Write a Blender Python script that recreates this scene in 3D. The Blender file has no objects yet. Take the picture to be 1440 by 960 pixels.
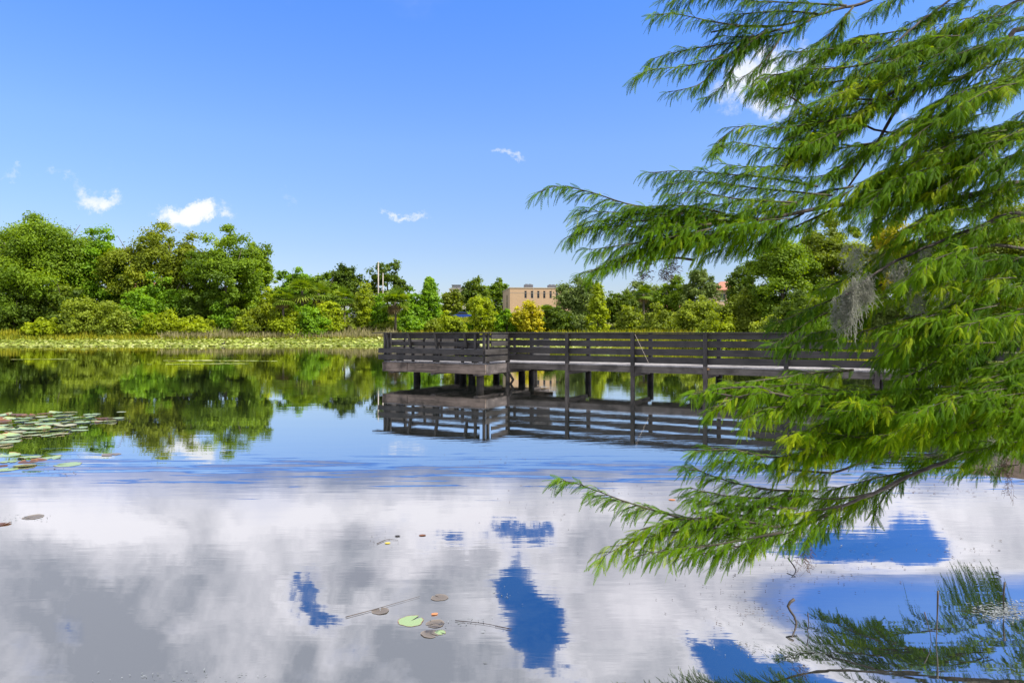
import bpy, math, random
import numpy as np
random.seed(7)
RNG = np.random.default_rng(11)
F = 960.0; CX = 720.0; HY = 467.0; HC = 1.9     # lens in pixels of the 1440 px photograph, horizon row, eye height
scene = bpy.context.scene
col = scene.collection
SUN_AZ = math.radians(116); SUN_EL = math.radians(50)

def P(px, py, d):
    return np.array([(px-CX)/F*d, d, HC+(HY-py)/F*d])

# ---------------------------------------------------------------- object helpers
def tag(o, label=None, cat=None, group=None, kind=None):
    if label: o['label'] = label
    if cat: o['category'] = cat
    if group: o['group'] = group
    if kind: o['kind'] = kind
    return o
def empty(name, loc=(0,0,0), rz=0.0):
    o = bpy.data.objects.new(name, None); col.objects.link(o)
    o.location = loc; o.rotation_euler = (0,0,rz); o.empty_display_size = .2
    return o
def mesh_np(name, V, Fc, mats, parent=None, smooth=False, tint=None, n=None):
    """V (k,3); Fc (m,n) equal-sized polygons"""
    V = np.asarray(V, dtype=np.float32); Fc = np.asarray(Fc, dtype=np.int32)
    me = bpy.data.meshes.new(name)
    m, n = Fc.shape
    me.vertices.add(len(V)); me.vertices.foreach_set('co', V.ravel())
    me.loops.add(m*n); me.loops.foreach_set('vertex_index', Fc.ravel())
    me.polygons.add(m); me.polygons.foreach_set('loop_start', np.arange(0, m*n, n, dtype=np.int32))
    if smooth: me.polygons.foreach_set('use_smooth', np.ones(m, dtype=bool))
    if tint is not None:
        a = me.attributes.new('tint', 'FLOAT', 'POINT'); a.data.foreach_set('value', np.asarray(tint, dtype=np.float32))
    me.update(calc_edges=True)
    for mt in (mats if isinstance(mats, (list,tuple)) else [mats]): me.materials.append(mt)
    o = bpy.data.objects.new(name, me); col.objects.link(o)
    if parent is not None: o.parent = parent
    return o
class MB:
    def __init__(s): s.v=[]; s.f=[]
    def add(s, vs, fs):
        b=len(s.v); s.v += [tuple(map(float,v)) for v in vs]; s.f += [tuple(i+b for i in f) for f in fs]
    def box(s, x0,x1,y0,y1,z0,z1, j=0.0, bev=0.0):
        r = lambda: random.uniform(-j,j)
        vs=[(x+r(),y+r(),z+r()) for z in (z0,z1) for (x,y) in ((x0,y0),(x1,y0),(x1,y1),(x0,y1))]
        s.add(vs, [(0,3,2,1),(4,5,6,7),(0,1,5,4),(1,2,6,5),(2,3,7,6),(3,0,4,7)])
    def prism(s, poly, a0, a1, axis='y'):
        n=len(poly)
        def mk(p,a): return (p[0],a,p[1]) if axis=='y' else ((a,p[0],p[1]) if axis=='x' else (p[0],p[1],a))
        s.add([mk(p,a0) for p in poly]+[mk(p,a1) for p in poly],
              [tuple(range(n)), tuple(range(2*n-1,n-1,-1))]+[(i+n,(i+1)%n+n,(i+1)%n,i) for i in range(n)])
    def tube(s, pts, rad, n=8, cap=True):
        pts=[np.array(p,float) for p in pts]; k=len(pts)
        rs = rad if hasattr(rad,'__len__') else [rad]*k
        vs=[]; prev=None
        for i,p in enumerate(pts):
            t = pts[min(i+1,k-1)]-pts[max(i-1,0)]; t=t/(np.linalg.norm(t)+1e-9)
            if prev is None:
                a = np.cross(t,(0,0,1)); 
                if np.linalg.norm(a)<.1: a=np.cross(t,(1,0,0))
            else: a = prev-t*np.dot(prev,t)
            a=a/np.linalg.norm(a); b=np.cross(t,a); prev=a
            for q in range(n):
                th=2*math.pi*q/n; vs.append(p+rs[i]*(math.cos(th)*a+math.sin(th)*b))
        fs=[(i*n+q,i*n+(q+1)%n,(i+1)*n+(q+1)%n,(i+1)*n+q) for i in range(k-1) for q in range(n)]
        if cap: fs += [tuple(range(n-1,-1,-1)), tuple(range((k-1)*n,k*n))]
        s.add(vs,fs)
    def build(s, name, mat, parent=None, smooth=False, bevel=0.0):
        me=bpy.data.meshes.new(name); me.from_pydata(s.v,[],s.f); me.update()
        if smooth: me.polygons.foreach_set('use_smooth',[True]*len(me.polygons))
        for mt in (mat if isinstance(mat,(list,tuple)) else [mat]): me.materials.append(mt)
        o=bpy.data.objects.new(name,me); col.objects.link(o)
        if parent is not None: o.parent=parent
        if bevel:
            b=o.modifiers.new('edge','BEVEL'); b.width=bevel; b.segments=2; b.limit_method='ANGLE'
        return o
def smooth_line(pts, step):
    pts=[np.array(p,float) for p in pts]
    if len(pts)==2: pts=[pts[0],(pts[0]+pts[1])/2,pts[1]]
    q=[2*pts[0]-pts[1]]+pts+[2*pts[-1]-pts[-2]]
    out=[]
    for i in range(1,len(q)-2):
        L=np.linalg.norm(q[i+1]-q[i]); n=max(2,int(L/step))
        for k in range(n):
            t=k/n
            out.append(.5*((2*q[i])+(-q[i-1]+q[i+1])*t+(2*q[i-1]-5*q[i]+4*q[i+1]-q[i+2])*t*t+(-q[i-1]+3*q[i]-3*q[i+1]+q[i+2])*t**3))
    out.append(pts[-1]); return np.array(out)

# ---------------------------------------------------------------- node helpers
class NT:
    def __init__(s, tree): s.t=tree; s.n=tree.nodes; s.l=tree.links
    def new(s, typ, **kw):
        nd=s.n.new(typ)
        for k,v in kw.items():
            if k.startswith('_'): setattr(nd,k[1:],v)
            else: nd.inputs[k].default_value=v
        return nd
    def link(s,a,b): s.l.new(a,b)
    def math(s, op, a, b=None, c=None, clamp=False):
        nd=s.n.new('ShaderNodeMath'); nd.operation=op; nd.use_clamp=clamp
        for i,x in enumerate((a,b,c)):
            if x is None: continue
            if hasattr(x,'links'): s.l.new(x,nd.inputs[i])
            else: nd.inputs[i].default_value=x
        return nd.outputs[0]
    def vmath(s, op, a, b=None, scale=None, out=0):
        nd=s.n.new('ShaderNodeVectorMath'); nd.operation=op
        for i,x in enumerate((a,b)):
            if x is None: continue
            if hasattr(x,'links'): s.l.new(x,nd.inputs[i])
            else: nd.inputs[i].default_value=x
        if scale is not None:
            if hasattr(scale,'links'): s.l.new(scale,nd.inputs['Scale'])
            else: nd.inputs['Scale'].default_value=scale
        return nd.outputs['Value'] if op in ('DOT_PRODUCT','LENGTH') else nd.outputs[0]
    def mix(s, f, a, b):
        nd=s.n.new('ShaderNodeMix'); nd.data_type='RGBA'
        for x,i in ((f,0),(a,6),(b,7)):
            if hasattr(x,'links'): s.l.new(x,nd.inputs[i])
            else: nd.inputs[i].default_value=(tuple(x)+(1,))[:4] if hasattr(x,'__len__') else x
        return nd.outputs[2]
    def ramp(s, f, stops, interp='LINEAR'):
        nd=s.n.new('ShaderNodeValToRGB'); cr=nd.color_ramp; cr.interpolation=interp
        while len(cr.elements)<len(stops): cr.elements.new(.5)
        for e,(p,c) in zip(cr.elements,stops):
            e.position=p; e.color=(tuple(c)+(1,))[:4] if hasattr(c,'__len__') else (c,c,c,1)
        s.l.new(f,nd.inputs[0]); return nd.outputs[0]
    def smooth(s, x, a, b):
        nd=s.n.new('ShaderNodeMapRange'); nd.interpolation_type='SMOOTHSTEP'
        nd.inputs['From Min'].default_value=a; nd.inputs['From Max'].default_value=b
        s.l.new(x,nd.inputs[0]); return nd.outputs[0]
    def noise(s, vec, scale=5, detail=4, rough=.55, dist=0.0, col=False):
        nd=s.n.new('ShaderNodeTexNoise'); nd.inputs['Scale'].default_value=scale; nd.inputs['Detail'].default_value=detail
        nd.inputs['Roughness'].default_value=rough; nd.inputs['Distortion'].default_value=dist
        if vec is not None: s.l.new(vec,nd.inputs['Vector'])
        return nd.outputs[1 if col else 0]
    def mapping(s, vec, sc=(1,1,1), loc=(0,0,0), rot=(0,0,0)):
        nd=s.n.new('ShaderNodeMapping'); nd.inputs['Scale'].default_value=sc; nd.inputs['Location'].default_value=loc; nd.inputs['Rotation'].default_value=rot
        s.l.new(vec,nd.inputs[0]); return nd.outputs[0]
def new_mat(name):
    m=bpy.data.materials.new(name); m.use_nodes=True; t=NT(m.node_tree); t.n.clear()
    out=t.new('ShaderNodeOutputMaterial'); return m,t,out
def principled(t,out,**kw):
    b=t.new('ShaderNodeBsdfPrincipled'); t.link(b.outputs[0],out.inputs[0])
    for k,v in kw.items():
        k=k.replace('_',' ')
        if hasattr(v,'links'): t.link(v,b.inputs[k])
        else: b.inputs[k].default_value=(tuple(v)+(1,))[:4] if hasattr(v,'__len__') and k!='Normal' else v
    return b
def coords(t, which='Object'):
    return t.new('ShaderNodeTexCoord').outputs[which]

def wood_mat(name, c1, c2, rough=.8, axis='x', scale=1.0, crack=.25):
    m,t,out=new_mat(name); o=coords(t)
    sc={'x':(1.2,22,22),'y':(22,1.2,22),'z':(22,22,1.2)}[axis]
    v=t.mapping(o,tuple(k*scale for k in sc))
    g=t.noise(v,1,6,.65,.4); blot=t.noise(o,1.7,3)
    cmix=t.mix(t.smooth(g,.3,.72),c1,c2)
    cm2=t.mix(t.smooth(blot,.42,.7),cmix,tuple(k*.55 for k in c1))
    g2=t.noise(t.mapping(o,tuple(k*scale*2.3 for k in sc)),1,3)
    dark=t.smooth(g2,.62,.72)
    cm3=t.mix(t.math('MULTIPLY',dark,crack*2),cm2,(.008,.007,.007))
    b=principled(t,out,Base_Color=cm3,Roughness=rough)
    bp=t.new('ShaderNodeBump',Strength=.5,Distance=.01); t.link(g,bp.inputs['Height']); t.link(bp.outputs[0],b.inputs['Normal'])
    return m
def leaf_mat(name, c1, c2, c3=None, trans=.35, rough=.55, spec=.25, scale=.12):
    """leaf colour varies from leaf to leaf (tint) and slowly over the plant"""
    m,t,out=new_mat(name)
    at=t.new('ShaderNodeAttribute',_attribute_name='tint'); f=at.outputs['Fac']
    geo=t.new('ShaderNodeNewGeometry')
    n=t.noise(geo.outputs['Position'],scale,2)
    f2=t.math('ADD',t.math('MULTIPLY',f,.8),t.math('MULTIPLY',t.math('SUBTRACT',n,.5),.9),clamp=True)
    stops=[(0,c1),(.55,c2)]+([(1,c3)] if c3 else [(1,c2)])
    c=t.ramp(f2,stops)
    b=t.new('ShaderNodeBsdfPrincipled',Roughness=rough); t.link(c,b.inputs['Base Color']); b.inputs['Specular IOR Level'].default_value=spec
    tr=t.new('ShaderNodeBsdfTranslucent'); 
    hs=t.new('ShaderNodeHueSaturation',Saturation=1.1,Value=1.5,Hue=.49); t.link(c,hs.inputs['Color']); t.link(hs.outputs[0],tr.inputs[0])
    mx=t.new('ShaderNodeMixShader',Fac=trans); t.link(b.outputs[0],mx.inputs[1]); t.link(tr.outputs[0],mx.inputs[2]); t.link(mx.outputs[0],out.inputs[0])
    return m
def plain(name, c, rough=.7, metallic=0.0, var=.25, scale=3, spec=.4):
    m,t,out=new_mat(name); o=coords(t)
    n=t.noise(o,scale,5,.6)
    cc=t.mix(n,tuple(k*(1-var) for k in c),tuple(min(1,k*(1+var)) for k in c))
    b=principled(t,out,Base_Color=cc,Roughness=rough,Metallic=metallic); b.inputs['Specular IOR Level'].default_value=spec
    return m

M={}
M['paint']=wood_mat('dark_stained_wood',(.021,.018,.0165),(.046,.040,.037),.6,'x',1,.15)
M['paint_y']=wood_mat('dark_stained_wood_cross',(.024,.021,.019),(.052,.046,.043),.6,'y',1,.15)
M['paint_z']=wood_mat('dark_stained_wood_upright',(.020,.017,.0155),(.048,.042,.038),.6,'z',1,.2)
M['beam']=wood_mat('weathered_beam',(.085,.064,.050),(.24,.185,.150),.85,'x',.6,.8)
M['beam_y']=wood_mat('weathered_beam_cross',(.06,.05,.048),(.13,.11,.105),.85,'y',.6,.6)
M['joist']=wood_mat('grey_joist',(.065,.056,.05),(.145,.128,.115),.85,'x',.8,.3)
M['deck']=wood_mat('grey_decking',(.22,.21,.215),(.36,.345,.35),.8,'y',1,.25)
M['pile']=wood_mat('pile_wood',(.022,.018,.016),(.055,.045,.038),.8,'z',.7,.4)
M['post_low']=wood_mat('weathered_post',(.05,.042,.038),(.13,.11,.10),.8,'z',.7,.4)
M['bark']=wood_mat('cypress_bark',(.035,.027,.022),(.13,.105,.09),.9,'x',1.2,.3)
M['twigwood']=wood_mat('cypress_twigs',(.035,.032,.015),(.10,.085,.05),.9,'x',1.2,.2)
M['bark_far']=plain('far_bark',(.10,.08,.065),.9)
M['cyp']=leaf_mat('cypress_leaves',(.036,.098,.003),(.115,.225,.004),(.36,.42,.014),trans=.42,rough=.6,spec=.08,scale=1.3)
M['moss']=leaf_mat('spanish_moss',(.17,.175,.14),(.29,.29,.245),(.40,.39,.34),trans=.3,rough=.9,spec=.1,scale=1.3)
LM={
 'oak':leaf_mat('oak_leaves',(0.067,0.123,0.008),(0.174,0.275,0.014),(0.314,0.418,0.022),trans=.45),
 'oak_olive':leaf_mat('olive_oak_leaves',(0.078,0.116,0.008),(0.202,0.253,0.014),(0.370,0.396,0.022),trans=.45),
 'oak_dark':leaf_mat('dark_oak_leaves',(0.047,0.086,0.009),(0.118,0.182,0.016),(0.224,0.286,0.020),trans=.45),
 'grey':leaf_mat('grey_green_leaves',(0.084,0.127,0.030),(0.179,0.242,0.055),(0.325,0.385,0.090),trans=.45),
 'bright':leaf_mat('bright_leaves',(0.078,0.165,0.008),(0.202,0.363,0.014),(0.370,0.550,0.025),trans=.45),
 'lime':leaf_mat('lime_leaves',(.13,.18,.006),(.32,.40,.012),(.52,.56,.02),trans=.45),
 'yellow':leaf_mat('yellow_leaves',(.24,.24,.008),(.50,.46,.015),(.68,.58,.03),trans=.4),
 'willow':leaf_mat('willow_leaves',(.12,.165,.014),(.26,.33,.030),(.42,.48,.06),trans=.45),
 'palm':leaf_mat('palm_leaves',(.06,.12,.010),(.18,.27,.02),(.34,.40,.06)),
 'skirt':leaf_mat('dead_palm_leaves',(.14,.10,.05),(.26,.19,.10),(.36,.27,.15)),
}
M['reed']=leaf_mat('reeds',(.13,.18,.012),(.32,.33,.018),(.50,.42,.04),scale=.08)
M['dry']=leaf_mat('dry_reeds',(.24,.23,.10),(.40,.36,.18),(.5,.46,.28),scale=.08)
M['padmat']=leaf_mat('far_pads',(.13,.19,.02),(.33,.38,.06),(.62,.62,.32),trans=.1,scale=.07)

# ---------------------------------------------------------------- world: sky with clouds
TILT_T = math.radians(9.6)
def refl_q(px,py,h=HC,s=math.tan(TILT_T)):
    d=np.array([(px-CX)/F,1,-(py-HY)/F]); d/=np.linalg.norm(d)
    n=np.array([0,-s,1.0]); n/=np.linalg.norm(n)
    r=d-2*np.dot(d,n)*n
    return r[0]/r[1], r[2]/r[1]
w=bpy.data.worlds.new('World'); scene.world=w; w.use_nodes=True
t=NT(w.node_tree); t.n.clear()
wout=t.new('ShaderNodeOutputWorld'); bg=t.new('ShaderNodeBackground',Strength=.1); t.link(bg.outputs[0],wout.inputs[0])
sky=t.new('ShaderNodeTexSky',_sky_type='NISHITA'); sky.sun_disc=False; sky.sun_elevation=SUN_EL; sky.sun_rotation=SUN_AZ
sky.air_density=1.0; sky.dust_density=.6; sky.ozone_density=2.0
D=t.new('ShaderNodeTexCoord').outputs['Generated']
D=t.vmath('NORMALIZE',D)
sep=t.new('ShaderNodeSeparateXYZ'); t.link(D,sep.inputs[0]); dx,dy,dz=sep.outputs
SKY_TINT=(1.0,1.0,1.0)
grade=t.ramp(t.math('MULTIPLY',dz,1.0,clamp=True),[(0,(.86,.83,.98)),(.12,(.86,.90,1.10)),(.26,(.91,1.10,1.52)),(.45,(.67,1.14,2.0)),(.58,(.32,.92,1.7)),(1,(.3,.85,1.6))])
skyc=t.vmath('MULTIPLY',sky.outputs[0],grade)
iy=t.math('DIVIDE',1.0,t.math('MAXIMUM',dy,.02))
qx=t.math('MULTIPLY',dx,iy); qz=t.math('MULTIPLY',dz,iy)
cq=t.new('ShaderNodeCombineXYZ'); t.link(qx,cq.inputs[0]); t.link(qz,cq.inputs[1]); Q=cq.outputs[0]
wob=t.noise(Q,10,8,.7,col=True)
Qw=t.vmath('ADD',Q,t.vmath('SCALE',t.vmath('SUBTRACT',wob,(.5,.5,.5)),scale=.15))
def blob(cx_,cy_,rx,ry,amp,rot=0.0):
    v=t.vmath('SUBTRACT',Qw,(cx_,cy_,0))
    if rot: v=t.mapping(v,rot=(0,0,rot))
    v=t.vmath('MULTIPLY',v,(1/rx,1/ry,0))
    e=t.math('EXPONENT',t.math('MULTIPLY',t.vmath('DOT_PRODUCT',v,v),-1.0))
    return t.math('MULTIPLY',e,amp)
def total(bl):
    s=None
    for b in bl: s=b if s is None else t.math('ADD',s,b)
    return s
front=t.smooth(dy,.05,.2)
# small fair-weather puffs low in the sky
def pq(px,py): return (px-CX)/F,(HY-py)/F
puffs=[]
for (px,py,rx,ry,a,rot) in ((272,298,44,20,.9,0),(285,300,30,17,.55,0),(250,290,20,14,.3,0),(135,284,38,19,.62,.2),(150,290,30,13,.25,0),(75,250,34,9,.42,.25),
        (12,247,22,12,.42,0),(28,238,12,7,.3,0),(212,311,16,8,.38,0),(566,307,28,9,.66,.25),(550,302,14,8,.22,0),(586,313,18,5,.3,0),(712,219,26,9,.52,.3),(730,226,14,5,.25,.4),(408,272,26,9,.30,.5),
        (1100,90,75,42,.62,-.2),(1040,130,60,26,.55,.1),(1100,155,30,20,.5,0),(1060,105,55,30,.3,0),(1275,165,34,18,.5,0),(1380,100,70,40,.35,0),(1180,120,40,60,.15,0),(165,235,40,10,.16,0)):
    q=pq(px,py); puffs.append(blob(q[0],q[1],rx/F,ry/F,a,rot))
puff=total(puffs)
nz=t.noise(Q,26,7,.62,.2)
pd=t.math('MULTIPLY',t.smooth(t.math('ADD',t.math('SUBTRACT',puff,.26),t.math('MULTIPLY',t.math('SUBTRACT',nz,.5),1.5)),-.02,.85),front)
pd=t.math('MULTIPLY',pd,t.math('MULTIPLY',t.smooth(puff,.04,.30),.93))
# big cumulus field put above the view, laid out for its water reflection
ev=[]
def ov(px,py,rx,ry,a):
    q=refl_q(px,py); q2=refl_q(px+rx,py); q3=refl_q(px,py+ry)
    ev.append(blob(q[0],q[1],abs(q2[0]-q[0]),abs(q3[1]-q[1]),a))
for a in ((120,700,260,40,.4),(560,840,22,30,-.3),(690,752,75,22,-.85),(625,762,30,12,-.4),(750,738,50,12,-.5),(740,790,30,26,-.35),(722,838,44,44,-.8),(765,900,36,54,-.85),(800,950,34,34,-.7),(700,815,30,22,-.3),(432,845,26,36,-.7),(470,872,40,10,-.45),(560,935,36,30,-.25),
          (1175,765,60,30,-.6),(1190,800,90,40,-.5),(1030,905,60,44,-.7),(1300,790,50,24,-.5),(1150,840,110,50,-.9),(1240,800,90,60,-.35),(1250,890,180,75,-1.2),(1060,925,80,40,-.9),(1000,890,36,20,-.3),(1290,740,30,24,-.45),(1225,800,70,40,-.5),(1330,930,120,50,-.7),(1215,700,60,26,-.45),
          (900,890,80,60,.35),(850,925,50,40,.4),(1050,800,80,40,.3),(1300,710,60,22,.35),(1390,830,60,60,.45),(1380,760,60,50,.2)):
    ov(*a)
over=total(ev)
ev_keep=ev; ev=[]
for a in ((50,712,90,30,.7),(60,760,50,30,.6),(200,742,90,26,.8),(240,775,40,20,.5),(400,715,80,28,.7),(600,718,100,28,.7),(640,745,60,18,.5),(870,925,75,40,.7),(905,850,60,40,.5),(1050,790,70,50,.6),(1300,715,80,40,.9),(1390,830,60,60,.8),(560,795,50,26,.5),(450,870,40,22,.5),(520,850,30,14,.5),(760,800,60,25,.35),
          (300,825,280,50,-.55),(620,812,120,26,-.6),(120,900,220,50,-.3),(640,915,100,50,-.6),(60,770,80,16,-.3),(500,760,40,30,-.3),(950,760,80,40,-.3),(850,715,80,24,.3),(700,655,700,26,-.5)):
    ov(*a)
white=t.math('MULTIPLY',total(ev),front)
n1s=t.noise(D,6.0,5,.6,.3)
high=t.math('MULTIPLY',t.smooth(t.math('ADD',qz,t.math('MULTIPLY',t.math('SUBTRACT',n1s,.5),.16)),.48,.69),t.smooth(dz,.22,.32))
n1=t.noise(D,5.0,9,.60,.35)
n2=t.noise(t.vmath('ADD',D,(3.1,1.7,.4)),3.2,6,.6,.5)
over_f=t.math('MULTIPLY',over,front)
nb=t.noise(t.vmath('ADD',D,(5.1,.7,1.4)),11.0,7,.58,.25)
bil=t.math('SUBTRACT',1.0,t.math('MULTIPLY',t.math('ABSOLUTE',t.math('SUBTRACT',nb,.5)),5.0))
base=t.math('ADD',t.math('ADD',.36,t.math('ADD',t.math('MULTIPLY',t.math('SUBTRACT',n1,.5),2.6),t.math('MULTIPLY',bil,.42))),over_f)
cd=t.math('MULTIPLY',t.math('ADD',t.math('MULTIPLY',t.smooth(base,-.03,.14),.5),t.math('MULTIPLY',t.smooth(base,-.30,.45),.5)),high)
# cloud shading: thick cores grey, thin edges and tops white
core=t.smooth(base,.08,.75)
n3=t.noise(t.vmath('ADD',D,(.3,7.7,2.4)),7.5,7,.62,.6)
sh=t.math('ADD',t.math('MULTIPLY',core,.50),t.math('MULTIPLY',t.math('SUBTRACT',t.math('ADD',t.math('MULTIPLY',n2,.65),t.math('MULTIPLY',n3,.35)),.5),4.6))
lit=t.smooth(dz,.62,.48)   # far side of the field catches more sun
ccol=t.mix(t.math('SUBTRACT',t.math('ADD',sh,.20),t.math('ADD',t.math('MULTIPLY',white,.75),t.math('MULTIPLY',bil,.22)),clamp=True),(9.6,9.4,10.2),(3.7,3.9,4.7))
skyc2=t.mix(cd,skyc,ccol)
skyc3=t.mix(pd,skyc2,(6.9,7.0,7.2))
t.link(skyc3,bg.inputs[0])

# sun
sl=bpy.data.lights.new('sun','SUN'); sl.energy=5.0; sl.angle=math.radians(.5); sl.color=(1,.95,.87)
so=bpy.data.objects.new('sun',sl); col.objects.link(so)
sd=np.array([math.sin(SUN_AZ)*math.cos(SUN_EL),math.cos(SUN_AZ)*math.cos(SUN_EL),math.sin(SUN_EL)])
from mathutils import Vector
so.rotation_euler=Vector(sd).to_track_quat('Z','Y').to_euler()

# camera
cam=bpy.data.cameras.new('camera'); cam.lens=24; cam.sensor_width=36; cam.clip_end=12000; cam.clip_start=.05; cam.shift_y=-13/1440
co=bpy.data.objects.new('camera',cam); col.objects.link(co); co.location=(0,0,HC); co.rotation_euler=(math.pi/2,0,0)
scene.camera=co
scene.render.resolution_x=1024; scene.render.resolution_y=682
scene.render.engine='CYCLES'
scene.view_settings.view_transform='Standard'; scene.view_settings.look='None'; scene.view_settings.exposure=0.6; scene.view_settings.gamma=1
cy=scene.cycles; cy.max_bounces=8; cy.transparent_max_bounces=8; cy.sample_clamp_indirect=4

# ---------------------------------------------------------------- terrain and water
SHORE=np.array([(-320,-60),(-60,-4),(-10,.6),(0,1.2),(3.4,1.6),(5.0,3.4),(6.6,6.0),(7.6,8.0),(6.6,8.9),(6.0,9.25),(6.6,9.9),(9,11.5),(12.5,13.5),(16,16),(22,24),(34,42),(42,62),(41,84),(32,100),(14,118),(0,126),(-30,126),(-60,122),(-100,120),(-150,116),(-240,100),(-320,70)],float)
def sdist(X,Y):
    p=np.stack([X,Y],-1); n=len(SHORE); dmin=np.full(X.shape,1e9); ins=np.zeros(X.shape,bool)
    for i in range(n):
        a=SHORE[i]; b=SHORE[(i+1)%n]; ab=b-a
        tt=np.clip(((p-a)@ab)/(ab@ab),0,1); q=a+tt[...,None]*ab
        dmin=np.minimum(dmin,np.hypot(*(np.moveaxis(p-q,-1,0))))
        c=(a[1]>Y)!=(b[1]>Y)
        xs=(b[0]-a[0])*(Y-a[1])/((b[1]-a[1]) if b[1]!=a[1] else 1e-9)+a[0]
        ins^= c&(X<xs)
    return np.where(ins,-dmin,dmin)
def gz(X,Y):
    X=np.asarray(X,float); Y=np.asarray(Y,float)
    s=sdist(X,Y)
    wob=.35*np.sin(X*.9+1.3*np.sin(Y*.7))*np.sin(Y*.8+.5)
    s2=s+wob*np.clip(np.abs(Y)/30,.3,1.2)
    z=np.where(s2>0, np.minimum(1.15,.28*s2)+.08*np.sin(X*.31)*np.sin(Y*.27), np.maximum(-1.2,.35*s2))
    r=np.clip((Y-128)/24,0,1); r=r*r*(3-2*r)
    m=np.clip((X+62)/14,0,1)*np.clip((34-X)/14,0,1)
    return z+3.7*r*m*(s>0)
def axis(lo,hi,spec):
    out=[]
    for a,b,st in spec: out+=list(np.arange(a,b,st))
    return np.array(out+[spec[-1][1]])
ax=axis(0,0,[(-4000,-600,400),(-600,-200,40),(-200,-20,4),(-20,-2,1),(-2,14,.35),(14,50,1.5),(50,200,5),(200,600,40),(600,4000,400)])
ay=axis(0,0,[(-500,-60,60),(-60,-2,4),(-2,14,.35),(14,60,2),(60,110,3),(110,160,1.5),(160,260,8),(260,600,40),(600,6000,600)])
GX,GY=np.meshgrid(ax,ay); GZ=gz(GX,GY)
nx,ny=len(ax),len(ay)
idx=np.arange(nx*ny).reshape(ny,nx)
Fq=np.stack([idx[:-1,:-1],idx[:-1,1:],idx[1:,1:],idx[1:,:-1]],-1).reshape(-1,4)
m,t,out=new_mat('ground'); pos=t.new('ShaderNodeNewGeometry').outputs['Position']
n=t.noise(pos,.25,5,.6); n2_=t.noise(pos,6,4,.6)
gcol=t.ramp(n,[(.3,(.09,.13,.02)),(.5,(.17,.20,.03)),(.7,(.26,.26,.05))])
gcol=t.mix(t.math('MULTIPLY',n2_,.5),gcol,(.10,.075,.045))
sp=t.new('ShaderNodeSeparateXYZ'); t.link(pos,sp.inputs[0])
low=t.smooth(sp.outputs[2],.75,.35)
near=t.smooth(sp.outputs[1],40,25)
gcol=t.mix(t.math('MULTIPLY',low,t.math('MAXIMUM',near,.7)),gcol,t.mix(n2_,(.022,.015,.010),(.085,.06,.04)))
b=principled(t,out,Base_Color=gcol,Roughness=.95)
bp=t.new('ShaderNodeBump',Strength=.8,Distance=.05); t.link(n2_,bp.inputs['Height']); t.link(bp.outputs[0],b.inputs['Normal'])
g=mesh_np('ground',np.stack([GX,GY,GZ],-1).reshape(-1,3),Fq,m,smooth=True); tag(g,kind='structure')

m,t,out=new_mat('water'); geo=t.new('ShaderNodeNewGeometry'); pos=geo.outputs['Position']
sp=t.new('ShaderNodeSeparateXYZ'); t.link(pos,sp.inputs[0])
# ripples
r1=t.noise(t.mapping(pos,(1.1,5.5,1),rot=(0,0,.06)),1.0,3,.5,.3)
r2=t.noise(t.mapping(pos,(.25,.9,1)),1.0,2,.5)
r3=t.noise(t.mapping(pos,(4,16,1),rot=(0,0,-.1)),1.0,2,.5)
patch=t.smooth(t.noise(t.mapping(pos,(.06,.16,1)),1.0,2,.5),.40,.62)
hh=t.math('ADD',t.math('MULTIPLY',r1,t.math('ADD',.35,patch)),t.math('ADD',t.math('MULTIPLY',r2,1.6),t.math('MULTIPLY',r3,t.math('MULTIPLY',patch,.16))))
bp=t.new('ShaderNodeBump',Strength=1.0,Distance=.0010); t.link(hh,bp.inputs['Height'])
# flat water: near normals tilted toward the bank to mirror clouds above the view
wn=t.noise(t.mapping(pos,(.5,.5,1)),1.0,6,.65)
ws=t.noise(t.mapping(pos,(.55,5.5,1)),1.0,5,.6,.4)
yy=t.math('ADD',t.math('ADD',sp.outputs[1],t.math('MULTIPLY',t.math('SUBTRACT',ws,.5),8.0)),t.math('MULTIPLY',t.math('SUBTRACT',wn,.5),2.0))
lean=t.math('MULTIPLY',t.smooth(yy,10.1,9.1),math.tan(TILT_T))
untilted=t.math('MULTIPLY',t.smooth(sp.outputs[1],6.0,4.5),t.smooth(sp.outputs[0],.9,2.5))  # mask where the added tilt fades out and the water mirrors level
lean=t.math('MULTIPLY',lean,t.math('SUBTRACT',1.0,untilted))
cv=t.new('ShaderNodeCombineXYZ'); t.link(t.math('MULTIPLY',lean,-1.0),cv.inputs[1])
Nn=t.vmath('NORMALIZE',t.vmath('ADD',bp.outputs[0],cv.outputs[0]))
gl=t.new('ShaderNodeBsdfGlossy',Roughness=.012); gl.inputs['Color'].default_value=(1,1,1,1); t.link(Nn,gl.inputs['Normal'])
df=t.new('ShaderNodeBsdfDiffuse'); df.inputs['Color'].default_value=(.012,.017,.014,1)
fr=t.new('ShaderNodeFresnel',IOR=1.33); t.link(Nn,fr.inputs['Normal'])
fac=t.math('ADD',.36,t.math('MULTIPLY',t.math('POWER',fr.outputs[0],.5),.70),clamp=True)
mx=t.new('ShaderNodeMixShader'); t.link(fac,mx.inputs[0]); t.link(df.outputs[0],mx.inputs[1]); t.link(gl.outputs[0],mx.inputs[2]); t.link(mx.outputs[0],out.inputs[0])
S2=sdist(GX,GY)
wx=np.array([-400,-100,-30,0,30,60,100.]); wy=np.array([-60,0,10,30,60,100,150.])
WX,WY=np.meshgrid([-330,60],[-62,132])
wa=mesh_np('water',np.stack([WX,WY,0*WX],-1).reshape(-1,3),[(0,1,3,2)],m); tag(wa,kind='structure')

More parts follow.
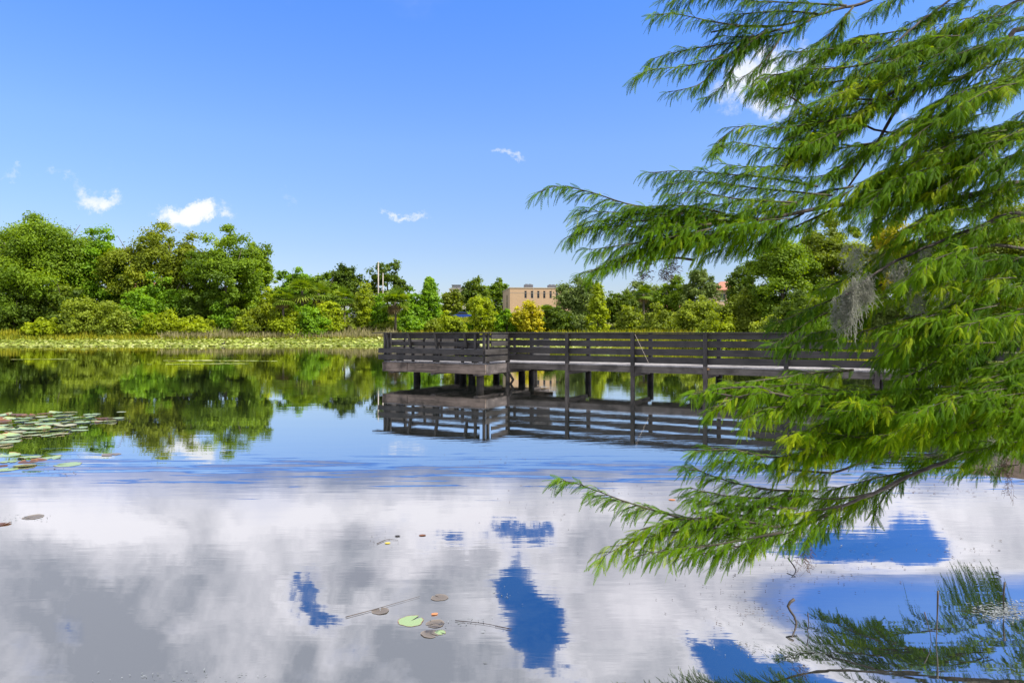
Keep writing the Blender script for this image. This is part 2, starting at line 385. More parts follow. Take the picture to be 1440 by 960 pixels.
# ---------------------------------------------------------------- foliage generators
def quads_from(C,N,size,asp=1.6,rng=RNG):
    """diamond leaf cards at C with normals N"""
    k=len(C); R=rng.normal(size=(k,3)); T=np.cross(N,R); T/=np.linalg.norm(T,axis=1)[:,None]+1e-9
    B=np.cross(N,T); B/=np.linalg.norm(B,axis=1)[:,None]+1e-9
    s=np.asarray(size).reshape(-1,1)*np.ones((k,1))
    a=T*s*.5*asp; b=B*s*.5
    V=np.stack([C-a,C-b*.9+a*.1,C+a,C+b*.9+a*.1],1).reshape(-1,3)
    return V,np.arange(4*k).reshape(k,4)
def crown(W,H,dep,z0,leaf,dens=1.0,shape='round',cl=.12,rng=RNG,full=False):
    """clumps of leaves spread over an uneven crown; returns leaf centres, normals, tint"""
    rc=max(cl*min(W,H*1.2),leaf*1.8)
    area=W*H+W*dep*.6
    nc=int(area/(rc*rc)*1.0*dens)+10
    d=rng.normal(size=(nc,3)); d/=np.linalg.norm(d,axis=1)[:,None]
    d[:,2]=np.where(d[:,2]<(-.55 if not full else -.2),-d[:,2]*.6,d[:,2])
    rad=rng.uniform(.38,1,nc)**.55
    ph=rng.uniform(0,6.28,6)
    az=np.arctan2(d[:,1],d[:,0])
    lump=1+.13*np.sin(3*az+ph[0])+.10*np.sin(5*az+4*d[:,2]+ph[1])+.10*np.sin(7*d[:,2]+2*az+ph[2])
    rad=np.minimum(rad*lump*.95,1.0)
    zf=(d[:,2]*rad+ .62)/1.62 if not full else (d[:,2]*rad*.85+.15)
    wf=1.0
    if shape=='cone': 
        zf=np.abs(rng.uniform(0,1,nc))**.9; rr=(1-zf)**.75*rng.uniform(.3,1,nc)
        C=np.stack([np.cos(az)*rr*W/2,np.sin(az)*rr*dep/2,z0+zf*H],1)
    else:
        C=np.stack([d[:,0]*rad*W/2*wf,d[:,1]*rad*dep/2*wf,z0+zf*H],1)
    C[:,2]=np.maximum(C[:,2],z0+rc*.3)
    rcl=rc*rng.uniform(.4,1.3,nc)
    per=int(30*dens**.3*(rc/leaf)**2*.36)+12
    k=nc*per; ci=np.repeat(np.arange(nc),per)
    e=rng.normal(size=(k,3)); e/=np.linalg.norm(e,axis=1)[:,None]
    e[:,2]=np.where((e[:,2]<-.3)&(rng.random(k)<.6),-e[:,2],e[:,2])
    rr=np.abs(rng.normal(.75,.33,k))
    pos=C[ci]+e*(rcl[ci]*rr)[:,None]*np.array([1.1,1.1,.8])
    nn=e*.9+rng.normal(size=(k,3))*.55+np.array([0,0,.45]); nn/=np.linalg.norm(nn,axis=1)[:,None]
    tint=np.clip(rng.random(nc)[ci]*.6+rng.random(k)*.4,0,1)
    return pos,nn,tint
def trunk_mb(W,H,z_top,r,nl=5,rng=random,lean=.0):
    mb=MB(); 
    top=np.array([lean*H,0,z_top])
    base=[np.array([0,0,-.6]),np.array([lean*H*.1,.0,z_top*.3]),np.array([lean*H*.5,.1*W*rng.uniform(-.3,.3),z_top*.65]),top]
    mb.tube(base,[r*1.35,r,r*.8,r*.45],8)
    for i in range(nl):
        f=rng.uniform(.35,.9); a=rng.uniform(0,6.28); s=np.array([lean*H*f*.6,0,z_top*f])
        e=np.array([math.cos(a)*W*.34+lean*H,math.sin(a)*W*.25,z_top*f+H*rng.uniform(.2,.4)])
        mb.tube([s,(s+e)/2+np.array([0,0,-.05*H]),e],[r*.45,r*.3,r*.1],6)
    return mb
def tree(name,px,top,wpx,d,mat,label,cat='tree',base=None,shape='round',leaf=None,dens=1.0,cl=.105,low=.12,full=False,group=None,trunkmat=None,dep=None,nl=5,tr=True,lean=0.0):
    X=(px-CX)/F*d; Y=d; z0=float(gz(X,Y)) if base is None else base
    H=(HC+(HY-top)/F*d-z0)*1.05; W=wpx/F*d*1.04
    o=empty(name,(X,Y,z0)); tag(o,label,cat,group)
    leaf=leaf or max(.16,.0023*d)
    pos,nn,tint=crown(W*.94,H*(1-low)*.97,dep or W*.8,H*low,leaf,dens,shape,cl,full=full)
    V,Fc=quads_from(pos,nn,leaf*RNG.uniform(.7,1.3,len(pos)))
    mesh_np('crown' if cat=='tree' else 'foliage',V,Fc,LM[mat],o,tint=np.repeat(tint,4))
    if tr:
        mb=trunk_mb(W,H,H*(.62 if cat=='tree' else .4),max(.05,min(.45,H*.018)) if cat=='tree' else .07,nl,lean=lean)
        mb.build('trunk' if cat=='tree' else 'stem',trunkmat or M['bark_far'],o,smooth=True)
    return o
def palm(px,top,wpx,d,label,skirt=True,group='cabbage palms on the far shore'):
    X=(px-CX)/F*d; z0=float(gz(X,d)); H=HC+(HY-top)/F*d-z0; R=wpx/F*d/2
    o=empty('cabbage_palm',(X,d,z0)); tag(o,label,'palm',group)
    mb=MB(); mb.tube([(0,0,-.5),(.05,0,H*.4),(0,0,H-R*.8)],[.26,.2,.2],8); mb.build('trunk',M['bark_far'],o,smooth=True)
    def fans(n,elo,ehi,rl,name,mat):
        V=[];Fc=[];T=[]
        for i in range(n):
            a=random.uniform(0,6.28); e=random.uniform(elo,ehi); L=rl*random.uniform(.75,1.1)
            h=np.array([math.cos(a)*math.cos(e),math.sin(a)*math.cos(e),math.sin(e)]); side=np.array([-math.sin(a),math.cos(a),0]); up=np.cross(h,side)
            c=np.array([0,0,H-R*.85])+h*L*.35; tt=random.random()
            for k in range(11):
                th=(k-5)/5*1.25; dd=h*math.cos(th)+side*math.sin(th); q=np.cross(dd,up)*.035*L*1.3
                tip=c+dd*L*.7+np.array([0,0,-.16*L*random.uniform(.6,1.4)])
                mid=c+dd*L*.4
                b=len(V); V+= [c,mid-q,tip,mid+q]; Fc.append((b,b+1,b+2,b+3)); T+=[tt]*4
        mesh_np(name,V,Fc,mat,o,tint=T)
    fans(44,-.55,1.4,R*1.12,'frond_head',LM['palm'])
    if skirt: fans(16,-1.3,-.5,R*.8,'dead_skirt',LM['skirt'])
    return o

TG='trees along the left far shore'
T=[
 # name,px,top,w,d,mat,label,kwargs
 ('oak_tree',-6,330,120,128,'oak','green broad tree cut off by the left edge of the photo',dict(low=.05)),
 ('oak_tree',55,309,150,136,'oak','tallest wide green tree near the left edge under the small clouds',dict(low=.1)),
 ('oak_tree',132,321,92,132,'bright','fresh green tree second in the left tree line with leafy vines on it',dict(low=.06)),
 ('oak_tree',212,317,122,140,'oak_olive','olive green oak with open crown right of the fresh green tree, under the brightest cloud',dict(low=.16,dens=.8,cl=.09)),
 ('oak_tree',262,330,80,138,'oak_olive','slim olive oak tucked between the two biggest trees of the left tree line',dict(low=.2,dens=.8,cl=.10)),
 ('oak_tree',318,325,112,134,'oak','tall pale green tree with see-through top near the right end of the left tree line',dict(low=.12,dens=.8,cl=.09)),
 ('oak_tree',360,341,62,132,'oak','last tree of the tall left tree line, dropping down to the palms',dict(low=.05)),
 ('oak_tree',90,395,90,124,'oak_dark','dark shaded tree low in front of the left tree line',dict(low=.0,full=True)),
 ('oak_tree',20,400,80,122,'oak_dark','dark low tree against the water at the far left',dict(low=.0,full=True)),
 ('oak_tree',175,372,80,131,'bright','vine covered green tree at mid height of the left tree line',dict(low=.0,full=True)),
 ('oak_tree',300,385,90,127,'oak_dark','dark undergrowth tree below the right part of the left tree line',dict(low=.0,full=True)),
 ('oak_tree',235,380,80,126,'bright','bright vine draped tree below the olive oak',dict(low=.0,full=True)),
 ('oak_tree',412,378,60,150,'bright','green tree rising behind the palms just past the tall left tree line',dict(low=.1)),
 ('oak_tree',450,384,56,155,'oak','rounded tree behind the palms left of the dark oak',dict(low=.1)),
 ('oak_tree',484,373,56,162,'oak_dark','dark round oak left of the two utility poles',dict(low=.12,dens=1.1)),
 ('pecan_tree',545,368,62,158,'oak_dark','loose dark green tree behind the two utility poles',dict(low=.2,dens=.55,cl=.10)),
 ('oak_tree',512,400,30,150,'willow','reddish green small tree between the dark oak and the poles',dict(low=.1)),
 ('magnolia_tree',604,394,46,138,'bright','pointed bright green tree right of the poles',dict(shape='cone',low=.05,dens=1.2)),
 ('oak_tree',636,408,34,165,'oak_olive','small rounded tree in front of the distant rooftop',dict(low=.1)),
 ('oak_tree',668,393,48,170,'oak_dark','dark green tree left of the tan building',dict(low=.1,dens=.8)),
 ('oak_tree',700,392,40,216,'oak','tree standing behind the left corner of the tan building',dict(low=.1,dens=.8)),
 ('shrub_tree',676,414,46,133,'lime','yellow green crooked tree on the bank left of the tan building',dict(low=.1,dens=.55,cl=.12)),
 ('shrub_tree',742,424,44,128,'yellow','golden yellow tree in front of the tan building',dict(low=.04,dens=.9)),
 ('shrub_tree',713,434,34,130,'bright','small deep green tree left of the golden yellow tree',dict(low=.0)),
 ('oak_tree',818,396,80,140,'grey','grey green oak covering the right end of the tan building',dict(low=.04)),
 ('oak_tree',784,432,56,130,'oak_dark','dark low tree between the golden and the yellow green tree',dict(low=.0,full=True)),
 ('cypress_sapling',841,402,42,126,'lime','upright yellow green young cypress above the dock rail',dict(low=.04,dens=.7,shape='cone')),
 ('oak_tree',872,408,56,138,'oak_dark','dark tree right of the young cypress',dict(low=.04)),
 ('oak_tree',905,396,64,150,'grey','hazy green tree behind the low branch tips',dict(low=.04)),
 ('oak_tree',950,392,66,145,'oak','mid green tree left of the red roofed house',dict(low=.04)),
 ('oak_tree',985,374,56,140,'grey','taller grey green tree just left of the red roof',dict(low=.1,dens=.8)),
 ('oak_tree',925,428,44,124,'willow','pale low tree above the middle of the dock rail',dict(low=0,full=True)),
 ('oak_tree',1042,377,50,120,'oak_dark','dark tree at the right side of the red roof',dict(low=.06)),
 ('oak_tree',1100,318,110,98,'oak','big mixed green tree right of the willow mound',dict(low=.05)),
 ('oak_tree',1170,298,110,102,'willow','tallest tree behind the dock, framed by the cypress boughs',dict(low=.05)),
 ('cedar_tree',1234,290,34,100,'oak_dark','narrow dark pointed tree top seen beneath the long bough',dict(low=.05,shape='cone',dens=1.3)),
 ('golden_tree',1262,312,84,92,'yellow','golden flowering tree half hidden behind the cypress boughs',dict(low=.3,dens=.9)),
 ('oak_tree',1200,390,120,88,'grey','grey green tree behind the hanging moss',dict(low=.0,full=True)),
 ('oak_tree',1330,300,130,84,'oak','large tree hidden behind the thick cypress foliage at right',dict(low=.0)),
 ('oak_tree',1430,280,140,80,'oak_olive','large tree behind the cypress at the right edge',dict(low=.0)),
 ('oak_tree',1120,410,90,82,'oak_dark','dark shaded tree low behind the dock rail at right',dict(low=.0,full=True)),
]
for (nm,px,top,wp,d,mt,lb,kw) in T:
    if 120<d<133 and px<420: d+=9
    tree(nm,px,top,wp,d,mt,lb,**kw)
B=[
 (120,418,70,119,'willow','grey green round bush, leftmost of the big bushes at the foot of the left trees',{}),
 (165,421,64,118,'willow','olive round bush next to the leftmost big bush',{}),
 (62,448,60,117,'lime','low yellow weeds bush at the far left water edge',{}),
 (196,405,50,120,'bright','bright green vine mound between the olive bush and the yellow bushes',{}),
 (232,437,60,118,'lime','yellow green bush below the bright vine draped tree',{}),
 (275,444,60,118,'lime','low lime bush right of the yellow green bush',{}),
 (312,424,40,122,'bright','leafy green bush at the foot of the pale green tree',{}),
 (350,432,44,120,'willow','brownish green bush at the right end of the tall left trees',{}),
 (345,443,26,117,'lime','small golden green bush standing at the water edge left of the palms',{}),
 (388,404,52,122,'lime','tall yellow green bush left of the palms',{}),
 (372,430,60,119,'oak_olive','dark olive bush under the palms',{}),
 (404,432,56,118,'lime','rounded lime bush under the palms',{}),
 (440,428,50,118,'bright','green bush right of the lime bush under the palms',{}),
 (464,422,46,120,'lime','yellow bush between the palms and the white car',{}),
 (490,444,64,126,'willow','dull green bush below the white car',{}),
 (512,410,24,132,'lime','thin yellow green sapling left of the poles',dict(dens=.8)),
 (532,415,34,133,'bright','round bright bush at the foot of the poles',{}),
 (540,450,70,126,'willow','bush at the left end above the dock platform',{}),
 (578,446,66,126,'bright','wide low green bush behind the dock platform',{}),
 (580,408,36,136,'bright','bright green bush right of the brown skirted palm',{}),
 (618,448,54,126,'willow','dull low bush before the yellow grass slope',{}),
 (636,436,40,128,'lime','lime bush on the yellow grass slope',{}),
 (690,446,54,126,'lime','low lime bush left of the golden tree',{}),
 (655,452,44,126,'bright','small green bush on the lower grass slope',{}),
 (722,446,30,125,'lime','small lime bush at the foot of the golden tree',{}),
 (762,444,36,126,'bright','small green bush right of the golden tree trunk',{}),
 (820,440,44,124,'grey','grey green bush at the foot of the young cypress',{}),
 (888,428,48,122,'willow','pale grey green bush right of the young cypress',{}),
 (960,446,60,118,'lime','lime bush above the dock rail left of the willow mound',{}),
 (985,418,80,108,'willow','yellow green left half of the willow mound',{}),
 (1045,411,96,100,'willow','large round willow mound behind the dock rail',{}),
 (1008,436,60,96,'lime','front lime bush of the willow mound',{}),
 (1078,440,50,90,'willow','brownish small bush right of the willow mound',{}),
 (925,450,60,116,'willow','low bush in the reeds above the middle of the rail',{}),
 (1150,430,70,78,'oak','dark bush behind the dock near the moss',{}),
]
for (px,top,wp,d,mt,lb,kw) in B:
    if 105<d<127: d+=8
    tree('bush',px,top,wp,d,mt,lb,cat='bush',low=.0,full=True,group='bushes along the far shore',cl=.13,nl=3,**kw)
palm(425,391,46,128,'cabbage palm with a tall crown above the lime bushes')
palm(398,408,34,125,'small cabbage palm nearest the tall left trees')
palm(448,397,40,131,'cabbage palm between the rounded tree and the dark oak')
palm(484,405,34,130,'cabbage palm with tan dead fronds left of the white car')
palm(556,407,44,130,'wide cabbage palm with a brown skirt right of the poles')
palm(768,428,24,131,'small cabbage palm in front of the tan building')
palm(905,402,30,130,'cabbage palm behind the middle of the dock rail')

# distant woods closing the gaps behind the trees one can tell apart
pp_=[];nn_=[];tt_=[]
for px in range(-260,1760,22):
    d=RNG.uniform(205,240) if not 690<px<850 else 245
    if 600<px<700: top=432
    else: top=RNG.uniform(412,428)
    X=(px-CX)/F*d; H=HC+(HY-top)/F*d
    a_,b_,c_=crown(34/F*d*1.5,H,8,0,.6,.9,'round',.14,full=True)
    pp_.append(a_+np.array([X,d,0])); nn_.append(b_); tt_.append(c_)
pp_=np.concatenate(pp_); V,Fc=quads_from(pp_,np.concatenate(nn_),.6*RNG.uniform(.7,1.3,len(pp_)))
o=mesh_np('distant_woods',V,Fc,LM['oak'],tint=np.repeat(np.concatenate(tt_),4)); tag(o,'far-off green woods showing in the gaps behind the shore trees','woods',kind='stuff')
# reeds and weeds fringe
def blades(name,label,mat,n,fx,fy,hmin,hmax,wd,kind='stuff'):
    X,Y=fx,fy
    z=np.maximum(gz(X,Y),0); k=len(X)
    h=RNG.uniform(hmin,hmax,k); a=RNG.uniform(0,6.28,k); ln=RNG.uniform(0,.45,k)*h
    dx_,dy_=np.cos(a),np.sin(a)
    b0=np.stack([X,Y,z-.05],1); sd_=np.stack([-dy_,dx_,0*dx_],1)*wd
    tp=b0+np.stack([dx_*ln,dy_*ln,h],1); md=b0+np.stack([dx_*ln*.3,dy_*ln*.3,h*.55],1)
    V=np.stack([b0-sd_*.5,b0+sd_*.5,md+sd_,tp,md-sd_],1).reshape(-1,3)
    o=mesh_np(name,V,np.arange(5*k).reshape(k,5),mat,tint=np.repeat(RNG.random(k),5)); tag(o,label,name.replace('_',' '),kind=kind); return o
def shore_pts(n,x0,x1,smin,smax,ylo=70,pw=1.0):
    xs=[];ys=[]
    while len(xs)<n:
        X=RNG.uniform(x0,x1,20000); Y=RNG.uniform(ylo,150,20000)
        s=sdist(X,Y); keep=(s>smin)&(s<smin+(smax-smin)*RNG.random(20000)**pw)
        xs+=list(X[keep]); ys+=list(Y[keep])
    return np.array(xs[:n]),np.array(ys[:n])
x_,y_=shore_pts(34000,-110,45,-3.5,13,pw=1.1)
blades('reeds','yellow green reeds and weeds growing in a strip along the far shore',M['reed'],0,x_,y_,.5,1.6,.06)
x_,y_=shore_pts(5000,-62,-22,-2.5,6)
blades('dry_grass','dry tan grass along the far shore left of the dock platform',M['dry'],0,x_,y_,.9,2.3,.06)
x_=RNG.uniform(-30,6,16000); y_=RNG.uniform(128,152,16000)
blades('meadow_grass','yellow grass on the slope in front of the tan building',M['reed'],0,x_,y_,.3,.7,.06)

# far mat of lily pads
def pad_mat(n,xr,yr,test,name,label,size=(.12,.30),hz=.12,mat='padmat'):
    X=[];Y=[]
    while len(X)<n:
        a=RNG.uniform(*xr,20000); b_=RNG.uniform(*yr,20000); s=sdist(a,b_); k=(s<.3)&test(a,b_)
        X+=list(a[k]); Y+=list(b_[k])
    X=np.array(X[:n]);Y=np.array(Y[:n]); r=RNG.uniform(*size,n); z=.012+RNG.random(n)**3*hz; z=z+(RNG.random(n)**1.5*np.clip((Y-100)/18,0,1)*.85 if hz>.1 else 0)
    tx=RNG.normal(0,.18,n)*(z>.03); ty=RNG.normal(0,.18,n)*(z>.03)
    V=[]
    for q in range(7):
        th=q/7*6.283; c,s_=math.cos(th),math.sin(th)
        V.append(np.stack([X+r*c,Y+r*s_,z+r*(c*tx+s_*ty)+.004],1))
    V=np.stack(V,1).reshape(-1,3)
    o=mesh_np(name,V,np.arange(7*n).reshape(n,7),M[mat],tint=np.repeat(RNG.random(n),7)); tag(o,label,'lily pads',kind='stuff')
def nz2(a,b,s1,s2): return np.sin(a*s1+2*np.sin(b*s2*1.3))*np.sin(b*s2+1.7*np.sin(a*s1*.7))
pad_mat(46000,(-130,46),(86,128),lambda a,b:((b>90.5+2.2*np.sin(a*.11)+1.5*nz2(a,b,.35,.5)+np.clip((a+34)/6,0,3)*2.2)&(nz2(a,b,.13,.35)<.72)),'lily_pad_mat','yellow green mat of lily pads covering the water before the far shore')
pad_mat(2600,(-75,40),(40,90),lambda a,b:((nz2(a,b,.16,.55)>.80)&(nz2(a+9,b,.05,.11)>.0)),'floating_pads','thin streaks of pale floating pads out on the open lake',hz=.02)

# ---------------------------------------------------------------- buildings, poles, cars
m,t,out=new_mat('tan_brick'); o=coords(t)
br=t.new('ShaderNodeTexBrick',Scale=1.0); br.inputs['Color1'].default_value=(.50,.33,.20,1); br.inputs['Color2'].default_value=(.43,.28,.17,1); br.inputs['Mortar'].default_value=(.40,.31,.22,1)
br.inputs['Brick Width'].default_value=.42; br.inputs['Row Height'].default_value=.16; br.inputs['Mortar Size'].default_value=.012
t.link(t.mapping(o,rot=(math.pi/2,0,0)),br.inputs['Vector'])
stn=t.noise(t.mapping(o,(1,1,.2)),.6,4); cc=t.mix(t.math('MULTIPLY',stn,.35),br.outputs[0],(.34,.23,.15))
principled(t,out,Base_Color=cc,Roughness=.85); M['brick']=m
M['concrete']=plain('coping',(.42,.36,.30),.8); M['glass']=plain('dark_glass',(.012,.014,.018),.12,var=.2,spec=.6)
M['metal']=plain('grey_metal',(.22,.22,.23),.5,.6); M['pole']=plain('weathered_pole',(.38,.34,.30),.85,scale=6); M['roof']=plain('red_tiles',(.34,.15,.10),.8,scale=8)
M['stucco']=plain('pink_stucco',(.55,.38,.30),.85); M['white']=plain('white_car_paint',(.75,.76,.78),.3,var=.04); M['blue']=plain('blue_car_paint',(.02,.06,.28),.3,var=.1); M['tyre']=plain('tyre',(.02,.02,.02),.8)
M['cream']=plain('pale_block',(.42,.38,.34),.85)
bz=float(gz(0,190)); bx,by=(717-CX)/F*190,190.0
bd=empty('brick_building',(bx,by,bz),math.radians(7)); tag(bd,'tan brick building with a flat roof and narrow dark windows','building')
HB=HC+(HY-405)/F*190-bz
mb=MB()
# front wall with window openings built as piers
wins=[4.1,5.9,7.7,9.4,11.2,13.0,14.8]; ww=.62; LW=17.6
zt,zb=HB-.75,HB-2.75
xs=[0.0]
mb.box(0,LW,0,.3,0,zb); mb.box(0,LW,0,.3,zt,HB)
e=0.0
for x in wins: mb.box(e,x,0,.3,zb,zt); e=x+ww
mb.box(e,LW,0,.3,zb,zt)
mb.box(0,.3,.3,18,0,HB); mb.box(LW-.3,LW,.3,18,0,HB); mb.box(.3,LW-.3,17.7,18,0,HB); mb.box(.3,LW-.3,.3,17.7,HB-.6,HB-.35)
mb.build('wall',M['brick'],bd)
mb=MB(); mb.box(-.12,LW+.12,-.12,.42,HB,HB+.22); mb.box(-.12,.42,.42,18.1,HB,HB+.22); mb.box(.42,LW+.12,17.6,18.1,HB,HB+.22); mb.build('coping',M['concrete'],bd)
mb=MB(); mb.box(.02,LW-.02,-.05,-.002,HB-1.35,HB-1.27); mb.build('string_course',M['concrete'],bd)
mb=MB(); mb.box(6.6,6.75,-.06,-.003,0,HB-.02); mb.build('downpipe',M['concrete'],bd)
for x in wins:
    mb=MB(); mb.box(x+.02,x+ww-.02,.16,.2,zb+.02,zt-.02); w_=mb.build('window',M['glass'],bd)
    mb=MB(); mb.box(x+.02,x+ww-.02,.1,.158,(zb+zt)/2-.03,(zb+zt)/2+.03); mb.build('frame',M['metal'],w_)
mb=MB(); mb.box(-.06,-.004,6,7.4,HB-6.5,HB-1.6); mb.build('stair_window',M['glass'],bd)
for (x,y) in ((4.6,3),(11.6,4)):
    mb=MB(); mb.box(x,x+2.4,y,y+2,HB-.3,HB+1.25)
    for k in range(5): mb.box(x+.1,x+2.3,y-.04,y-.004,HB+.2+k*.2,HB+.3+k*.2)
    mb.tube([(x+.7,y+1,HB+1.25),(x+.7,y+1,HB+1.45)],.42,10); mb.tube([(x+1.7,y+1,HB+1.25),(x+1.7,y+1,HB+1.45)],.42,10)
    mb.build('rooftop_unit',M['metal'],bd)
# distant block
dd=300; z_=HC+(HY-402)/F*dd
bk=empty('office_block',((632-CX)/F*dd,dd,0)); tag(bk,'far pale office block just showing above the trees right of the poles','building')
mb=MB(); mb.box(0,13,0,10,0,z_-1.4); mb.build('wall',M['cream'],bk)
mb=MB(); mb.box(-.3,13.3,-.3,10.3,z_-1.397,z_-1.1); mb.build('roof_slab',M['concrete'],bk)
mb=MB(); mb.box(1,4.8,1,4,z_-1.097,z_+.4); mb.box(.8,5,.8,4.2,z_+.403,z_+.6); mb.build('penthouse',M['metal'],bk)
mb=MB()
for i in range(6): mb.box(.8+i*2.0,2.0+i*2.0,-.05,-.004,z_-4,z_-2.4)
mb.build('window_band',M['glass'],bk)
# houses
def house(px,top,wpx,d,label,wallm,roofm,hw=3.0):
    X=(px-CX)/F*d; z0=float(gz(X,d)); zt=HC+(HY-top)/F*d-z0; W=wpx/F*d
    h=empty('house',(X,d,z0)); tag(h,label,'house')
    we=zt-2.2
    mb=MB(); mb.box(-W/2,W/2,0,8,0,we); mb.build('wall',wallm,h)
    mb=MB(); mb.add([(-W/2-.5,-.6,we-.1),(W/2+.5,-.6,we-.1),(W/2+.5,8.6,we-.1),(-W/2-.5,8.6,we-.1),(-W/2+2.2,4,zt),(W/2-2.2,4,zt),
        (-W/2-.5,-.6,we+.12),(W/2+.5,-.6,we+.12),(W/2+.5,8.6,we+.12),(-W/2-.5,8.6,we+.12)],
        [(0,3,2,1),(0,1,7,6),(1,2,8,7),(2,3,9,8),(3,0,6,9),(6,7,5,4),(7,8,5),(8,9,4,5),(9,6,4)]); mb.build('roof',roofm,h)
    nwin=max(2,int(W/3))
    for i in range(nwin):
        x=-W/2+(i+.5)*W/nwin
        mb=MB(); mb.box(x-.55,x+.55,-.05,-.004,we-2.2,we-.8); w_=mb.build('window',M['glass'],h)
        mb=MB(); mb.box(x-.65,x+.65,-.09,-.053,we-2.32,we-2.22); mb.box(x-.03,x+.03,-.08,-.053,we-2.2,we-.8); mb.build('frame',M['white'],w_)
house(1026,394,38,150,'house with a terracotta roof between the trees above the dock',M['stucco'],M['roof'])
house(930,428,110,165,'low pink walled house glimpsed through the trees above the dock rail',M['stucco'],M['roof'])
house(190,395,90,160,'orange walled house glimpsed through gaps of the left tree line',M['stucco'],M['roof'])
# poles
for (px,top,d,label,r) in ((532,368,150,'taller weathered utility pole in front of the loose dark tree',.17),(538.5,384,152,'shorter utility pole right beside the taller one',.15)):
    X=(px-CX)/F*d; z0=float(gz(X,d)); H=HC+(HY-top)/F*d-z0
    p=empty('utility_pole',(X,d,z0)); tag(p,label,'pole','utility poles on the far shore')
    mb=MB(); mb.tube([(0,0,-.5),(0,0,H)],[r,r*.7],10); mb.build('pole',M['pole'],p,smooth=True)
    for x in (0,):
        mb=MB(); mb.tube([(x,-.22,H-.45),(x,-.22,H-.2)],[.07,.05],8); mb.build('insulator',M['metal'],p)
def car(px,d,mat,label,rz=0.0,name='parked_car'):
    X=(px-CX)/F*d; z0=float(gz(X,d))
    c=empty(name,(X,d,z0),rz); tag(c,label,'car')
    mb=MB(); mb.prism([(-2.2,.3),(2.2,.3),(2.25,.75),(2.1,.92),(1.1,1.0),(-1.5,1.0),(-2.2,.9)],-.88,.88); mb.build('body',mat,c,bevel=.06)
    mb=MB(); mb.prism([(1.15,1.0),(.45,1.48),(-1.05,1.5),(-1.75,1.0)],-.74,.74); mb.build('cabin',M['glass'],c,bevel=.05)
    mb=MB(); mb.prism([(.5,1.482),(.35,1.56),(-.95,1.58),(-1.12,1.502)],-.76,.76); mb.build('roof',mat,c,bevel=.03)
    for x in (-1.4,1.4):
        for y in (-.8,.8):
            mb=MB(); mb.tube([(x,y-.1,.33),(x,y+.1,.33)],.33,16); w_=mb.build('wheel',M['tyre'],c)
            mb=MB(); mb.tube([(x,y-.115,.33),(x,y+.115,.33)],.19,12); mb.build('rim',M['metal'],w_)
car(505,151,M['white'],'white car parked on the bank left of the poles',.1)
car(652,153,M['blue'],'blue car parked above the yellow grass slope',.0)

# ---------------------------------------------------------------- dock
UX,UY=.8726,-.4884
P0=np.array([-.13,25.2])
ang=math.atan2(UY,UX)
dock=empty('dock',(P0[0],P0[1],0),ang); tag(dock,'dark stained wooden boardwalk with slatted rails ending in a square platform over the lake','dock')
# local frame: +x along the walkway toward the right bank, +y away from the camera, z up
BAY=2.4; NB=8; WK=1.8; PW=4.6; PF=-1.62; PB=3.4
ZD=.80
def member(name,mat,x0,x1,y0,y1,z0,z1,j=.004,bev=.006):
    mb=MB(); mb.box(x0,x1,y0,y1,z0,z1,j); return mb.build(name,mat,dock,bevel=bev)
rows=[(.872,1.068),(1.138,1.345),(1.408,1.615),(1.675,1.857)]
def rail_x(y,x0,x1,side,cap=True,rws=rows,skip=()):
    # boards fixed on the inner face of the posts (side=+1: boards on the +y side)
    ya,yb=(y+.05,y+.088) if side>0 else (y-.088,y-.05)
    n=max(1,round((x1-x0)/BAY))
    for i in range(n):
        a=x0+(x1-x0)*i/n; b=x0+(x1-x0)*(i+1)/n
        for k,(z0,z1) in enumerate(rws):
            if k in skip: continue
            dz_=random.uniform(-.008,.008)
            member('rail_board',M['paint'],a+.004,b-.004,ya,yb,z0+dz_,z1+dz_)
def rail_y(x,y0,y1,side,rws=rows,n=1,mat='paint_y'):
    xa,xb=(x+.05,x+.088) if side>0 else (x-.088,x-.05)
    for i in range(n):
        a=y0+(y1-y0)*i/n; b=y0+(y1-y0)*(i+1)/n
        for (z0,z1) in rws: member('rail_board',M[mat],xa,xb,a+.004,b-.004,z0,z1)
def post(x,y,z0,z1,w=.09,mat='paint_z',name='post'):
    return member(name,M[mat],x-w/2,x+w/2,y-w/2,y+w/2,z0,z1,.002,.008)
XE=BAY*NB
# walkway front rail and posts down into the water (weathered below the deck)
for k in range(NB+1):
    x=k*BAY
    wdt=.125 if k else .13
    post(x,-.055,ZD+.02,1.858,wdt)
    post(x,-.055,-1.3,ZD+.018,wdt-.004,'post_low','pile')
    post(x,WK+.055,ZD+.02,1.858,wdt); 
    mb=MB(); mb.tube([(x,WK,-1.3),(x+.02,WK,.52)],[.12,.11],12); mb.build('pile',M['pile'],dock,smooth=True)
    # cap beam across
    member('cross_beam',M['beam_y'],x-.12,x+.04,.03,WK-.03,.42,.57)
for i in range(NB):
    a=i*BAY+.066; b=(i+1)*BAY-.066
    for (z0,z1) in rows:
        d1=random.uniform(-.006,.006); member('rail_board',M['paint'],a-.05,b+.05,.012,.048,z0+d1,z1+d1)
        d1=random.uniform(-.006,.006); member('rail_board',M['paint'],a-.05,b+.05,WK-.048,WK-.012,z0+d1-.01,z1+d1-.05)
    member('joist',M['joist'],i*BAY+.07,(i+1)*BAY-.07,-.03,.012,.56,.765,.006)
    member('joist',M['joist'],i*BAY+.07,(i+1)*BAY-.07,WK-.05,WK-.01,.56,.765,.006)
    member('joist',M['joist'],i*BAY+.07,(i+1)*BAY-.07,WK/2-.02,WK/2+.02,.572,.765,.006)
